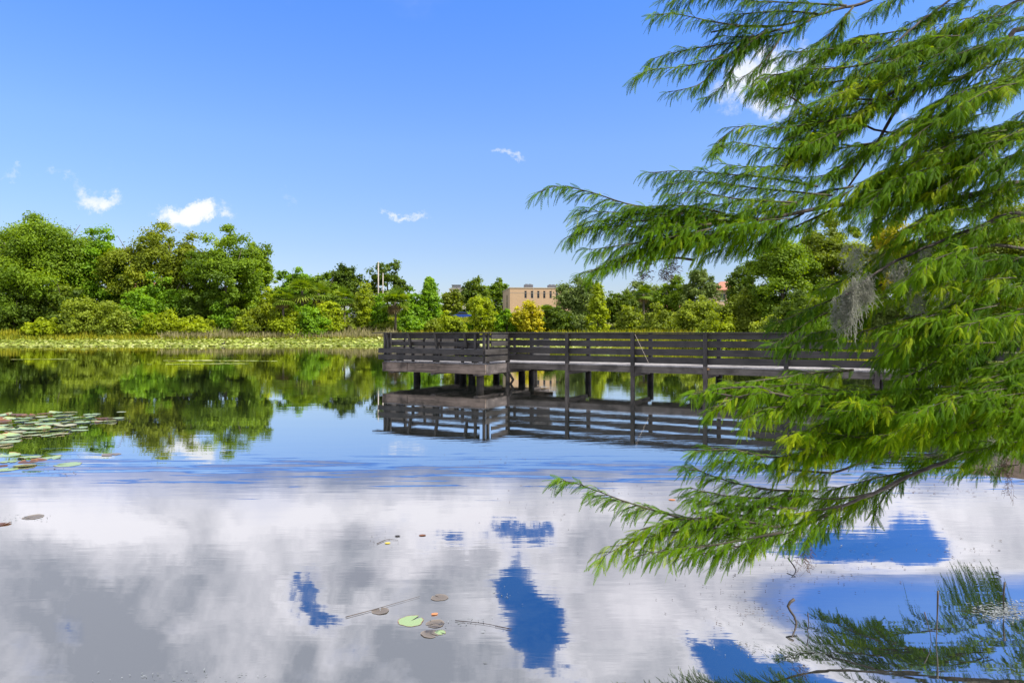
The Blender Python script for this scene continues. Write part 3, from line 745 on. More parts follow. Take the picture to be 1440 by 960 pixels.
for i in range(NB//2):
    member('cap_rail',M['paint'],i*2*BAY+.003,(i+1)*2*BAY-.003,-.13,.075,1.862,1.895)
    member('cap_rail',M['paint'],i*2*BAY+.003,(i+1)*2*BAY-.003,WK-.075,WK+.13,1.862,1.895)
# decking
mb=MB(); x=0.0
while x<XE:
    mb.box(x,x+.132,-.06,WK+.06,ZD-.03,ZD+.008,.003); x+=.14
mb.build('decking',M['deck'],dock)
mb=MB(); x=-PW+.06
while x<-.06:
    mb.box(x,x+.132,PF+.02,PB-.02,ZD-.03,ZD+.008,.003); x+=.14
mb.build('platform_decking',M['deck'],dock)
# platform fascia: two courses of heavy weathered boards
xsp=[-PW,-3.35,-1.6,0.0]
for a,b in ((-PW,-3.42),(-3.40,0.0)):
    member('fascia',M['beam'],a,b,PF-.02,PF+.03,.43,.765,.014,.01)
member('fascia',M['beam'],-PW,0,PB-.03,PB+.02,.43,.765,.01,.01)
member('fascia',M['beam_y'],-.03,.02,PF+.035,-.07,.43,.765,.01,.01)
member('fascia',M['beam_y'],-.03,.02,WK+.12,PB-.035,.43,.765,.01,.01)
member('fascia',M['beam_y'],-PW-.02,-PW+.03,PF+.035,PB-.035,.43,.765,.01,.01)
for y in (-1.0,-.3,.4,1.1,1.8,2.5):
    member('platform_joist',M['joist'],-PW+.05,-.05,y-.02,y+.02,.50,.765)
for x in (-4.2,-2.3,-.45):
    member('cross_beam',M['beam_y'],x-.1,x+.1,PF+.06,PB-.06,.36,.50)
# big round piles
for (x,y) in ((-4.22,0.02),(-.55,-1.1),(-1.62,.02),(-3.2,1.8),(-.42,1.8),(-4.2,2.9),(-2.3,3.0),(-.5,3.0)):
    mb=MB(); mb.tube([(x,y,-1.3),(x+.01,y,.1),(x,y,.365)],[.15,.14,.135],14); mb.build('pile',M['pile'],dock,smooth=True)
# platform front: two low boards proud of the frame, bench-back brackets and recessed boards above
low2=[(.87,1.05),(1.115,1.30)]
for (z0,z1) in low2:
    member('rail_board',M['paint'],-PW-.14,-.03,PF-.10,PF-.062,z0,z1,.005)
    member('rail_board',M['paint_y'],.022,.06,PF-.10,-.125,z0,z1,.005)
up2=[(1.40,1.545),(1.66,1.855)]
for (z0,z1) in up2:
    member('rail_board',M['paint'],-PW+.35,-.32,PF+.10,PF+.138,z0,z1,.005)
for z0,z1 in ((1.40,1.57),(1.66,1.855)):
    member('rail_board',M['paint_y'],.022,.06,PF+.32,-.125,z0,z1,.005)
for x in (-4.32,-3.30,-2.10,-.82):   # leaning brackets
    mb=MB(); mb.prism([(PF-.05,1.858),(PF-.13,1.858),(PF+.0,1.36),(PF+.08,1.30),(PF+.10,1.45)],x-.045,x+.045,'x'); mb.build('bracket',M['paint_z'],dock,bevel=.006)
for (x,y) in ((-4.48,PF-.0),(-4.32,PF-.0),(-.42,PF-.0),(-.06,PF+.0),(-.06,PF+.25),(-4.48,PF+.3)):
    post(x,y,ZD+.012,1.858,.09)
for x in (-3.2,-2.1,-1.0):
    post(x,PF+.06,ZD+.012,1.35,.09)
member('cap_rail',M['paint'],-PW-.38,.10,PF-.17,PF+.16,1.862,1.898)
member('cap_rail',M['paint_y'],-.13,.10,PF+.165,-.14,1.862,1.895)
# left end and back of the platform
for y in (-.3,1.0,2.2,3.3): post(-PW+.05,y,ZD+.012,1.858,.09)
for (a,b) in ((PF+.18,1.0),(1.0,PB-.1)):
    for (z0,z1) in rows[:3]: member('rail_board',M['paint_y'],-PW-.045,-PW+.0,a,b-.01,z0,z1,.004)
member('cap_rail',M['paint_y'],-PW-.12,-PW+.1,PF+.165,PB-.1,1.862,1.895)
for x in (-4.5,-3.1,-1.6,-.05): post(x,PB-.05,ZD+.012,1.858,.09)
for (a,b) in ((-PW+.1,-2.3),(-2.29,-.01)):
    for (z0,z1) in rows: member('rail_board',M['paint'],a,b,PB+.0,PB+.04,z0-.02,z1-.07,.004)
member('cap_rail',M['paint'],-PW-.1,.10,PB-.095,PB+.13,1.862,1.895)
for y in (WK+.7,PB-.3): post(-.05,y,ZD+.012,1.858,.09)
for (z0,z1) in rows: member('rail_board',M['paint_y'],.0,.04,WK+.12,PB-.01,z0,z1,.004)
member('cap_rail',M['paint_y'],-.12,.1,WK+.135,PB-.1,1.862,1.895)
# bench seat inside the platform front
member('bench_seat',M['paint'],-PW+.4,-.35,PF+.22,PF+.62,1.25,1.29,.004)
for x in (-4.1,-2.4,-.7): member('bench_support',M['paint_z'],x-.045,x+.045,PF+.25,PF+.6,ZD+.012,1.248)
# angled brace at the first walkway post
mb=MB(); mb.tube([(.03,-.09,.46),(.24,-.06,.15)],[.045,.045],6); mb.tube([(.24,-.06,.17),(.06,-.09,-.12)],[.045,.04],6); mb.build('brace',M['pile'],dock)
mb=MB(); mb.tube([(-.04,-.15,.62),(-.11,-.15,.40),(-.03,-.15,.30)],[.03,.03,.03],6); mb.build('brace',M['pile'],dock)
# hanging loop of cable at the platform corner
mb=MB(); mb.tube([(.04,PF-.03,.70),(.05,PF-.03,.5),(.09,PF+.1,.40),(.10,PF+.35,.47),(.05,PF+.5,.55)],[.012]*5,6); mb.build('cable_loop',M['joist'],dock,smooth=True)
# a plain little block nailed on the joist
member('patch_block',wood_mat('fresh_wood',(.36,.20,.09),(.5,.3,.14),.8),7.15,7.33,-.075,-.035,.70,.765)
member('beam_end',M['beam'],.02,.95,WK-.02,WK+.03,.40,.555,.01,.01)
# thin fishing line across the rail
def wpt(px,py,d): return tuple(P(px,py,d))
mb=MB(); mb.tube([wpt(893,470,22.4),wpt(900,485,22.35),wpt(912,510,22.3)],[.004]*3,4); o=mb.build('fishing_line',M['concrete']); tag(o,'thin pale fishing line hanging diagonally over the dock rail','line')

# ---------------------------------------------------------------- bald cypress at the right
def frond_template(bend,npair=9,curl=0.0,wid=.056):
    V=[];Fc=[]
    def spine(s): 
        return np.array([s*math.cos(bend*s*.5), curl*s*s, -math.sin(bend*s*.6)*s])
    for i in range(npair):
        s=.06+.88*i/(npair-1); p=spine(s); tg=spine(s+.03)-spine(s-.03); tg/=np.linalg.norm(tg)
        L=.18*(math.sin(math.pi*min(1,.18+.80*s))**.6)+.025
        for sd_ in (-1,1):
            side=np.array([0,sd_,0.0]); dr=tg*.80+side*.60+np.array([0,0,-.12]); dr/=np.linalg.norm(dr)
            q=np.cross(dr,np.array([0,0,1])); q/=np.linalg.norm(q)
            b=len(V); pp=p+tg*(.02*sd_); V+= [pp-tg*wid*.3, pp+dr*L*.5-q*wid*.5, pp+dr*L, pp+dr*L*.5+q*wid*.5]; Fc.append((b,b+1,b+2,b+3))
    for (a,c) in ((0,.5),(.5,1.08)):
        p=spine(a); q=spine(c); wv=np.array([0,.012,0]); b=len(V); V+=[p-wv,p+wv,q+wv*.6,q-wv*.6]; Fc.append((b,b+1,b+2,b+3))
    return np.array(V),np.array(Fc)
TPL=[frond_template(.35),frond_template(.8,curl=.12),frond_template(1.15,curl=-.12),frond_template(.6,curl=-.22)]
FR={0:[],1:[],2:[],3:[]}      # per template: origin, dir, normal, length, tint
def unit(v): return v/(np.linalg.norm(v)+1e-9)
UP=np.array([0,0,1.0])
twigs=MB(); 
def add_frond(o,d,L,tint):
    n=UP*1.0+np.array([random.gauss(0,.5),random.gauss(0,.5)-.25,0]); n=n-d*np.dot(n,d); FR[random.randrange(4)].append((o,unit(d),unit(n),L,tint))
def spray(pts,d0,d1,side=.26,fl=.098,step=.037,droop=1.0,tb=0.5,wood=.009,dens=1.0,start=.0,fz=.45,upb=0.0):
    n=len(pts); W=[P(x,y,d0+(d1-d0)*i/(n-1)) for i,(x,y) in enumerate(pts)]
    return spray_w(W,side,fl,step,droop,tb,wood,dens,start,fz,upb)
def spray_w(W,side=.26,fl=.098,step=.037,droop=1.0,tb=.5,wood=.009,dens=1.0,start=0.0,fz=.45,upb=0.0):
    L=smooth_line(W,step/dens); n=len(L)
    twigs.tube(L[::2] if n>6 else L,[max(.0018,wood*(1-.85*i/(len(L[::2] if n>6 else L)-1))) for i in range(len(L[::2] if n>6 else L))],5)
    for i in range(1,n):
        s=i/(n-1)
        if s<start: continue
        tg=unit(L[i]-L[i-1])
        # side shoot
        ls=side*(1-.72*s)*random.uniform(.6,1.15)*min(1,.45+ (s-start)*3)
        if ls>.03 and i<n-1:
            ph=random.uniform(-1.25,1.0)+upb; sg=random.choice((-1,1))
            hz_=unit(np.cross(tg,UP))*sg
            lat=hz_*math.cos(ph)+UP*math.sin(ph)*.8
            d=unit(tg*random.uniform(.7,1.2)+lat*.62); p=L[i].copy(); m_=max(3,int(ls/.0115)); seg=ls/m_; path=[p.copy()]
            tt=min(1,max(0,tb+random.gauss(0,.18)))
            for k in range(m_):
                d=unit(d+np.array([0,0,-.030*droop])+tg*.012); p=p+d*seg; path.append(p.copy())
                f=k/m_
                for q in ((1,) if k%2 else (-1,)):
                    pr=unit(np.cross(d,UP))*q
                    dd=d*.9+pr*random.uniform(.1,.7)+np.array([random.gauss(0,.2),random.gauss(0,.2),-fz*droop*random.uniform(-.5,1.3)+random.gauss(.06,.12)])
                    add_frond(p,unit(dd),fl*random.uniform(.65,1.15)*(1-.35*f),min(1,max(0,tt+random.gauss(0,.14))))
            add_frond(p,unit(d+np.array([0,0,-.25*droop])),fl*.9,tt)
            twigs.tube([path[0],path[len(path)//2],path[-1]],[.0028,.002,.001],4,False)
        # fronds on the axis itself
        for q in range(2):
            r=np.array([random.gauss(0,1),random.gauss(0,1),random.gauss(-.35*droop,.8)]); r=r-tg*np.dot(r,tg)
            add_frond(L[i]-tg*random.uniform(0,step),unit(tg*.85+unit(r)*.75+np.array([0,0,-.22*droop])),fl*random.uniform(.7,1.1),min(1,max(0,tb+random.gauss(0,.2))))
    add_frond(L[-1],unit(L[-1]-L[-2]+np.array([0,0,-.01])),fl,tb)

cyp=empty('bald_cypress',(5.9,6.2,-.3)); tag(cyp,'large bald cypress reaching over the water from the right with feathery green drooping boughs','tree')
TR=np.array([5.9,6.2])
LIMBS=[ # pixel points from the frame edge inward, depths, radius, name
 ([(1440,40),(1410,70),(1370,100),(1330,118),(1270,124),(1230,145),(1207,164),(1185,185),(1160,205)],5.6,4.9,.030,.007),
 ([(1290,124),(1262,152),(1240,190),(1222,220),(1192,264)],5.3,5.1,.014,.007),
 ([(1440,194),(1365,193),(1300,189),(1240,185),(1205,172),(1155,163),(1112,137)],5.9,5.0,.018,.006),
 ([(1330,-60),(1225,0),(1180,12),(1140,25),(1090,37),(1040,38),(1000,45)],5.6,4.9,.024,.006),
 ([(1400,-60),(1335,0),(1295,30),(1265,55),(1225,88)],5.7,5.2,.015,.006),
 ([(1440,0),(1385,30),(1340,42),(1290,72),(1245,85)],5.9,5.3,.013,.005),
 ([(1440,258),(1400,266),(1340,280),(1280,287),(1205,286),(1165,290),(1120,300),(1070,308),(1000,314),(950,318)],5.5,4.5,.034,.008),
 ([(1240,206),(1215,206),(1185,204)],5.2,5.1,.012,.006),
 ([(1440,300),(1380,318),(1320,340),(1250,372),(1214,397),(1190,415)],5.0,4.55,.022,.008),
 ([(1440,400),(1410,410),(1380,425),(1330,440),(1290,455)],5.2,4.8,.018,.006),
 ([(1440,530),(1380,550),(1310,565),(1270,562),(1240,569),(1203,574),(1171,574),(1137,570),(1108,561),(1071,544)],5.1,4.4,.017,.006),
 ([(1440,560),(1380,580),(1330,600),(1290,622),(1240,640),(1170,665)],6.0,5.3,.026,.009),
 ([(1350,585),(1290,600),(1240,619),(1221,629),(1190,636),(1150,642)],5.0,4.5,.012,.005),
 ([(1440,590),(1400,615),(1340,645),(1276,670),(1238,689),(1184,711),(1141,732),(1097,740),(1040,742)],5.9,4.2,.024,.007),
 ([(1440,350),(1400,345),(1340,352)],5.2,5.0,.02,.01),
 ([(1050,560),(1010,553),(990,550)],4.35,4.25,.006,.003),
 ([(975,366),(940,362),(890,370)],4.6,4.5,.008,.003),
 ([(960,338),(925,330)],4.55,4.5,.007,.003),
]
cyp_inv=np.array([5.9,6.2,-.3])
tm=MB(); tm.tube([(0,0,-.9),(0,0,.25),(.02,0,1.0),(.08,.03,2.6),(.12,.05,5.0),(.3,.1,9.0)],[.62,.42,.30,.25,.21,.10],16)
for k in range(9):
    a=k/9*6.28; tm.tube([(.5*math.cos(a),.5*math.sin(a),-.6),(.33*math.cos(a),.33*math.sin(a),.3),(.2*math.cos(a),.2*math.sin(a),1.1)],[.15,.10,.05],6)
tm.build('trunk',M['bark'],cyp,smooth=True)
for (pp,d0,d1,r0,r1) in LIMBS:
    n=len(pp); W=[P(x,y,d0+(d1-d0)*i/(n-1)) for i,(x,y) in enumerate(pp)]
    if pp[0][0]>=1330 and pp[0][0]!=1350 or pp[0][1]<0:
        e=W[0]; zt=max(.5,e[2]-.25 if e[2]>1.2 else e[2]+.35)
        W=[np.array([5.95,6.22,zt]),(np.array([5.95,6.22,zt])+e)/2+np.array([0,0,.06])]+W
    L=smooth_line(W,.07)
    L=L+np.random.default_rng(int(pp[0][0])).normal(0,.0022,L.shape)
    mb=MB(); k=len(L); mb.tube(L-cyp_inv,[r0*1.25+(r1-r0*1.25)*(i/(k-1))**.8 for i in range(k)],8); mb.build('limb',M['bark'],cyp,smooth=True)

S=spray
# --- top group
S([(1090,37),(1040,36),(1000,30),(950,20),(915,22)],5.0,4.75,side=.20,tb=.30,fl=.10)
S([(1100,40),(1040,58),(990,66),(940,76),(915,84)],5.0,4.8,side=.20,tb=.3)
S([(1080,42),(1030,75),(970,92),(920,98),(892,108)],4.95,4.7,side=.20,tb=.3)
S([(1060,50),(1010,90),(985,118),(940,130)],4.95,4.75,side=.16,tb=.25,fl=.09)
S([(1045,60),(1030,100),(1010,128),(985,142)],4.95,4.8,side=.13,tb=.25,fl=.09)
S([(1100,50),(1080,80),(1060,100),(1035,112)],5.0,4.9,side=.12,tb=.25,fl=.09)
S([(1190,8),(1120,4),(1060,2),(1020,-2)],5.1,4.9,side=.26,tb=.35)
S([(1150,20),(1110,16),(1060,18),(1020,22)],5.1,4.9,side=.26,tb=.35)
S([(1140,28),(1100,48),(1050,52),(1010,50)],5.1,4.9,side=.24,tb=.35)
S([(1080,-10),(1030,-12),(980,-5),(930,0)],5.0,4.9,side=.2,tb=.3)
S([(1200,10),(1175,40),(1150,62),(1125,72)],5.2,5.1,side=.2,tb=.3)
S([(1190,20),(1170,60),(1140,90)],5.2,5.1,side=.14,tb=.25)
# --- upper middle fan
S([(1240,85),(1190,95),(1130,98),(1075,110)],5.2,4.95,side=.28,tb=.5)
S([(1210,110),(1150,118),(1100,122),(1058,128)],5.2,4.9,side=.24,tb=.45)
S([(1230,140),(1170,140),(1120,150),(1085,140)],5.1,4.9,side=.22,tb=.55)
S([(1205,164),(1150,172),(1100,180),(1040,178),(1005,205)],5.0,4.8,side=.24,tb=.45)
S([(1185,185),(1130,205),(1080,208),(1030,200),(1000,212)],5.0,4.7,side=.26,tb=.45)
S([(1180,190),(1130,225),(1070,235),(1010,230)],5.0,4.7,side=.26,tb=.5)
S([(1240,60),(1200,62),(1160,75)],5.3,5.2,side=.26,tb=.5)
S([(1290,40),(1240,48),(1200,60)],5.5,5.3,side=.3,tb=.5)
S([(1225,145),(1190,150),(1150,160)],5.1,5.0,side=.26,tb=.6)
S([(1245,88),(1215,110),(1180,128)],5.2,5.1,side=.26,tb=.5)
S([(1290,75),(1240,100),(1200,130)],5.5,5.3,side=.3,tb=.5)
S([(1330,45),(1290,60),(1250,78)],5.7,5.4,side=.3,tb=.5)
# --- second level tips
S([(1150,262),(1080,250),(1020,245),(960,240),(912,243)],4.9,4.5,side=.22,tb=.4)
S([(1170,275),(1100,268),(1040,262),(970,255),(935,262)],4.9,4.5,side=.26,tb=.5)
S([(1120,285),(1040,280),(980,270),(935,275)],4.7,4.4,side=.28,tb=.55)
# --- long leftmost bough
S([(1070,308),(990,300),(930,295),(880,286),(830,270),(785,262),(755,272)],4.7,4.2,side=.22,tb=.4,wood=.011)
S([(1040,312),(960,305),(900,300),(850,298),(810,296)],4.6,4.3,side=.30,tb=.5)
S([(1000,315),(930,322),(870,318),(815,325),(800,335)],4.5,4.3,side=.30,tb=.5,fz=.6)
S([(1000,322),(930,336),(870,345),(825,352)],4.5,4.3,side=.28,tb=.5,fz=.6)
S([(960,335),(900,352),(860,368),(822,385)],4.5,4.3,side=.24,tb=.45,fz=.6)
S([(1060,315),(1000,330),(940,345),(880,360)],4.6,4.4,side=.30,tb=.55)
S([(1100,305),(1050,322),(1000,332),(950,340)],4.8,4.5,side=.30,tb=.55)
S([(900,362),(865,372),(835,380)],4.4,4.3,side=.22,tb=.45,fz=.6)
S([(1020,300),(970,290),(920,290),(880,300)],4.6,4.4,side=.28,tb=.5)
S([(960,300),(910,310),(860,310),(815,312)],4.5,4.3,side=.28,tb=.45)
S([(1130,300),(1080,325),(1030,345),(985,362)],4.9,4.7,side=.22,tb=.45)
S([(1170,295),(1120,318),(1080,335),(1040,350)],5.0,4.8,side=.20,tb=.4)
S([(1200,262),(1160,270),(1120,280),(1085,292)],5.1,4.9,side=.26,tb=.5)
S([(1205,225),(1180,240),(1150,248),(1115,250)],5.1,4.9,side=.22,tb=.45)
S([(1240,200),(1200,205),(1160,215),(1120,222)],5.1,4.9,side=.24,tb=.5)
# --- middle right, hanging in front of the dock end
S([(1290,350),(1240,370),(1190,392),(1150,408)],5.4,5.0,side=.24,tb=.35)
S([(1250,372),(1200,408),(1160,425),(1125,440),(1090,455)],5.2,4.8,side=.24,tb=.3)
S([(1240,400),(1190,430),(1150,445),(1110,470),(1085,485)],5.1,4.7,side=.22,tb=.35)
S([(1230,440),(1180,462),(1140,470),(1105,492)],5.0,4.7,side=.20,tb=.35,fz=.6)
S([(1300,440),(1250,455),(1200,470),(1160,480)],5.0,4.7,side=.28,tb=.45)
# --- lower fan over the dock reflection
S([(1200,520),(1140,525),(1090,532),(1040,538),(1000,546)],4.8,4.4,side=.26,tb=.6,fz=.6)
S([(1071,544),(1030,545),(1000,548),(972,556)],4.4,4.2,side=.20,tb=.5,fz=.75)
S([(1120,560),(1080,552),(1030,560),(1000,578)],4.5,4.2,side=.30,tb=.55,fz=.9,droop=1.3)
S([(1170,572),(1120,570),(1075,575),(1045,590)],4.6,4.3,side=.30,tb=.6,fz=.9,droop=1.3)
S([(1240,560),(1190,550),(1130,540),(1080,545)],4.8,4.5,side=.32,tb=.7)
S([(1260,590),(1210,590),(1160,595),(1120,612)],4.8,4.5,side=.30,tb=.6)
S([(1190,636),(1130,640),(1080,642),(1030,632),(975,634)],4.6,4.2,side=.20,tb=.55,fz=.7)
S([(1240,619),(1190,622),(1140,632),(1090,645)],4.7,4.4,side=.28,tb=.6)
S([(1170,665),(1110,660),(1050,650),(1000,648)],4.6,4.3,side=.26,tb=.5)
S([(1150,690),(1080,688),(1020,675),(985,662),(958,655)],4.5,4.2,side=.18,tb=.4)
S([(1140,700),(1070,700),(1010,695),(970,685)],4.5,4.2,side=.26,tb=.45)
S([(1120,715),(1050,712),(1000,708),(968,702)],4.4,4.2,side=.26,tb=.6)
# --- the two low tips
S([(1060,730),(990,735),(930,720),(880,705),(840,690),(805,678),(782,676)],4.3,4.0,side=.20,tb=.45,fz=.65,wood=.009)
S([(1097,740),(1020,742),(960,746),(910,755),(870,770),(842,786)],4.3,4.05,side=.30,tb=.62,fz=.6,wood=.009)
S([(1080,738),(1010,728),(950,732),(900,745)],4.3,4.1,side=.28,tb=.7)
S([(1100,748),(1040,760),(990,768),(930,775),(890,782)],4.2,4.0,side=.24,tb=.6,fz=.7)
S([(1090,750),(1040,768),(1000,775),(965,785)],4.2,4.05,side=.14,tb=.45,fz=1.1,droop=1.5)
S([(1184,711),(1120,722),(1060,725),(1010,722)],4.5,4.3,side=.30,tb=.65)
S([(1184,715),(1140,735),(1100,752),(1060,765)],4.5,4.3,side=.26,tb=.4,fz=.7)
S([(1238,689),(1200,715),(1170,738),(1150,755)],5.5,5.2,side=.18,tb=.2,fz=.7)
S([(1276,672),(1250,690),(1235,712),(1228,725)],5.6,5.4,side=.13,tb=.1,fz=.8)
S([(1240,690),(1190,700),(1140,700),(1100,695)],5.3,4.9,side=.30,tb=.5)
S([(1300,660),(1250,668),(1200,680),(1160,690)],5.7,5.3,side=.26,tb=.5)
S([(1400,640),(1360,645),(1320,650),(1290,660)],5.9,5.6,side=.16,tb=.45)
# --- the dense mass at the right: many more boughs at varied depth
rr=random.Random(5)
def mass(n,x0,x1,y0,y1,dlo,dhi,ln,tb,slope=(.05,.35),side=.30,reject=None):
    c=0
    while c<n:
        x=rr.uniform(x0,x1); y=rr.uniform(y0,y1)
        if reject and reject(x,y): continue
        d=rr.uniform(dlo,dhi); L=rr.uniform(*ln)*F/d; sl=rr.uniform(*slope)
        pts=[(x,y),(x-L*.33,y+L*.33*sl*.6),(x-L*.66,y+L*.66*sl*.9),(x-L,y+L*sl*1.3)]
        S(pts,d,d-rr.uniform(.1,.4),side=side,tb=tb+rr.uniform(-.25,.25),start=.0,fz=.28,upb=.15,dens=.85,wood=.0045); c+=1
mass(14,1370,1560,330,520,4.5,5.6,(.5,.95),.5)
mass(14,1380,1540,420,560,4.4,5.4,(.5,.85),.5)
mass(22,1290,1560,540,625,4.3,5.2,(.6,1.0),.5,slope=(-.05,.2))
mass(10,1330,1520,150,260,4.6,5.6,(.6,1.0),.55,slope=(.15,.45))
mass(10,1350,1540,215,330,4.8,5.8,(.6,1.0),.5,slope=(.15,.45))
mass(7,1400,1560,10,140,4.9,5.6,(.4,.8),.45,slope=(.15,.45))
mass(5,1360,1480,-30,60,5.5,6.0,(.5,.8),.4,slope=(.2,.5))
mass(6,1280,1400,-20,60,5.5,6.0,(.4,.7),.45,slope=(.2,.5))
mass(7,1240,1380,200,262,5.0,5.5,(.3,.55),.55,slope=(.2,.6))
mass(7,1340,1460,340,440,4.4,5.2,(.4,.7),.45,slope=(.2,.5))
mass(40,1240,1640,560,655,5.7,6.8,(.5,.8),.4,slope=(-.05,.12),side=.24)
mass(16,1180,1360,40,130,5.2,5.9,(.4,.7),.5,slope=(.12,.4),side=.28)
mass(10,1180,1300,130,185,5.0,5.4,(.35,.6),.6,slope=(.12,.4),side=.26)
mass(8,1110,1200,60,200,5.0,5.3,(.3,.5),.5,slope=(.1,.35),side=.24)
mass(14,1420,1580,30,230,4.6,5.4,(.5,.8),.5,slope=(.15,.45))
mass(12,1340,1500,90,300,4.7,5.6,(.5,.8),.55,slope=(.15,.45))
mass(8,980,1120,285,340,4.5,4.8,(.3,.55),.5,slope=(.0,.25))
mass(6,1150,1260,540,640,4.5,4.9,(.3,.6),.65,slope=(-.1,.2))
mass(7,1300,1420,425,520,4.5,5.2,(.35,.6),.5)
# upper canopy beyond the frame, seen mirrored in the water
mass(14,1300,1900,-420,-60,5.0,6.4,(.8,1.4),.4,slope=(.05,.4))
# build foliage mesh
Vs=[];Fs=[];Ts=[];base_i=0
for k,(TV,TF) in enumerate(TPL):
    A=FR[k]
    if not A: continue
    O=np.array([a[0] for a in A])-cyp_inv; Dv=np.array([a[1] for a in A]); Nv=np.array([a[2] for a in A]); Lv=np.array([a[3] for a in A])
    Bv=np.cross(Nv,Dv)
    V=O[:,None,:]+Lv[:,None,None]*(TV[None,:,0:1]*Dv[:,None,:]+TV[None,:,1:2]*Bv[:,None,:]+TV[None,:,2:3]*(Nv*.35+UP*.65)[:,None,:])
    nv=len(TV); Vs.append(V.reshape(-1,3)); Fs.append((TF[None]+(np.arange(len(A))*nv)[:,None,None]).reshape(-1,4)+base_i); Ts.append(np.repeat([a[4] for a in A],nv)); base_i+=len(A)*nv
print('fronds',sum(len(v) for v in FR.values()))
mesh_np('foliage',np.concatenate(Vs),np.concatenate(Fs),M['cyp'],cyp,tint=np.concatenate(Ts))
twigs.v=[tuple(np.array(v)-cyp_inv) for v in twigs.v]
twigs.build('twigs',M['twigwood'],cyp,smooth=True)
# hanging moss
def moss(px,py,d,L,wd,n,name='hanging_moss',mat=None):
    V=[];Fc=[];Tt=[]
    c=P(px,py,d)-cyp_inv
    for i in range(n):
        p=c+np.array([random.gauss(0,wd*.45),random.gauss(0,wd*.45),random.uniform(-.1,.05)]); l=L*random.uniform(.3,1)*(1-.5*min(1,abs(p[0]-c[0])/wd)); k=7
        pts=[p.copy()]
        for q in range(k): p=p+np.array([random.gauss(0,.010),random.gauss(0,.010),-l/k]); pts.append(p.copy())
        b=len(V); wv=.0013
        for q,pt in enumerate(pts): V+=[pt+np.array([-wv,0,0]),pt+np.array([wv,wv,0])]; Tt+=[random.random()]*2
        Fc+=[(b+2*q,b+2*q+1,b+2*q+3,b+2*q+2) for q in range(k)]
        for q in range(1,k):      # curly side hairs
            a=random.uniform(0,6.28); e=pts[q]+np.array([math.cos(a)*.022,math.sin(a)*.022,random.uniform(-.03,.01)])
            b=len(V); V+=[pts[q],pts[q]+np.array([0,0,.004]),e+np.array([0,0,.002]),e]; Fc.append((b,b+1,b+2,b+3)); Tt+=[random.random()]*4
    mesh_np(name,V,Fc,mat or M['moss'],cyp,tint=Tt)
moss(1200,398,4.55,.40,.022,70); moss(1188,408,4.6,.34,.02,60); moss(1176,425,4.65,.22,.02,40); moss(1222,392,4.6,.20,.02,40); moss(1212,392,4.6,.26,.04,70)
moss(1265,370,5.0,.22,.07,70); moss(1290,410,4.95,.2,.06,60); moss(1340,370,5.0,.24,.07,60); moss(1300,345,5.1,.16,.08,50); moss(1240,355,5.2,.18,.08,60); moss(1200,352,4.9,.14,.10,60); moss(1330,395,4.6,.2,.05,30)
M['drymoss']=leaf_mat('dead_needles',(.05,.03,.02),(.10,.065,.045),(.16,.11,.08),trans=.2)
moss(940,368,4.5,.08,.05,50,'dry_tuft',M['drymoss']); moss(905,368,4.5,.06,.03,30,'dry_tuft',M['drymoss'])
moss(1415,640,5.0,.38,.02,20,'dry_tuft',M['drymoss']); moss(1133,762,4.4,.16,.015,16,'dry_tuft',M['drymoss']); moss(1400,620,5.0,.2,.09,60)

# ---------------------------------------------------------------- near floating things
m,t,out=new_mat('lily_pad'); o=coords(t); oi=t.new('ShaderNodeObjectInfo')
at=t.new('ShaderNodeAttribute',_attribute_name='tint')
n=t.noise(o,3,4,.6)
red=t.smooth(t.math('ADD',at.outputs['Fac'],t.math('MULTIPLY',t.math('SUBTRACT',n,.5),.8)),.72,1.0)
bc=t.mix(t.noise(o,9,3),(.16,.26,.08),(.31,.38,.20))
bc=t.mix(red,bc,(.22,.07,.035))
bc=t.mix(t.math('MULTIPLY',t.smooth(oi.outputs['Random'],.5,1.0),.6),bc,(.42,.34,.20))
principled(t,out,Base_Color=bc,Roughness=.28); M['pad']=m
M['pad_red']=leaf_mat('red_pad',(.09,.04,.02),(.20,.095,.05),(.36,.24,.11),trans=.2,rough=.4)
M['pad_dead']=leaf_mat('dead_pad',(.13,.11,.09),(.20,.17,.14),(.26,.23,.19),trans=.1,rough=.4)
def pad_mesh(name,r=.16,curl=.0,notch=.25,seed=0):
    rg=random.Random(seed); n=30; V=[(0,0,.006)];T_=[0.2]
    for ring,(rf) in enumerate((.5,.86,1.0)):
        for i in range(n+1):
            a=notch+(2*math.pi-2*notch)*i/n; w_=1+.05*math.sin(3*a+seed)+.03*math.sin(7*a)+rg.uniform(-.012,.012)
            z=.006+ (curl*max(0,math.sin(a*1.0+seed))**2*r if ring==2 else (curl*.25*max(0,math.sin(a+seed))**2*r if ring==1 else 0))
            V.append((r*rf*w_*math.cos(a),r*rf*w_*math.sin(a),z)); T_.append((.25,.45,1.0)[ring])
    Fc=[(0,1+i,2+i) for i in range(n)]
    for ring in (0,1):
        b0=1+ring*(n+1); b1=b0+n+1
        Fc+=[(b0+i,b1+i,b1+i+1,b0+i+1) for i in range(n)]
    me=bpy.data.meshes.new(name); me.from_pydata(V,[],Fc); me.update(); at=me.attributes.new('tint','FLOAT','POINT'); at.data.foreach_set('value',T_)
    me.polygons.foreach_set('use_smooth',[True]*len(me.polygons)); return me
PM=[pad_mesh('lily_pad',1,.0,.2,1),pad_mesh('lily_pad',1,.15,.3,2),pad_mesh('lily_pad',1,.25,.25,4),pad_mesh('lily_pad',1,.25,.35,6)]
PMR=[pad_mesh('lily_pad',1,.16,.3,8),pad_mesh('lily_pad',1,.25,.4,9)]
PMD=[pad_mesh('lily_pad',1,.05,.15,10)]
for q in PM: q.materials.append(M['pad'])
for q in PMR: q.materials.append(M['pad_red'])
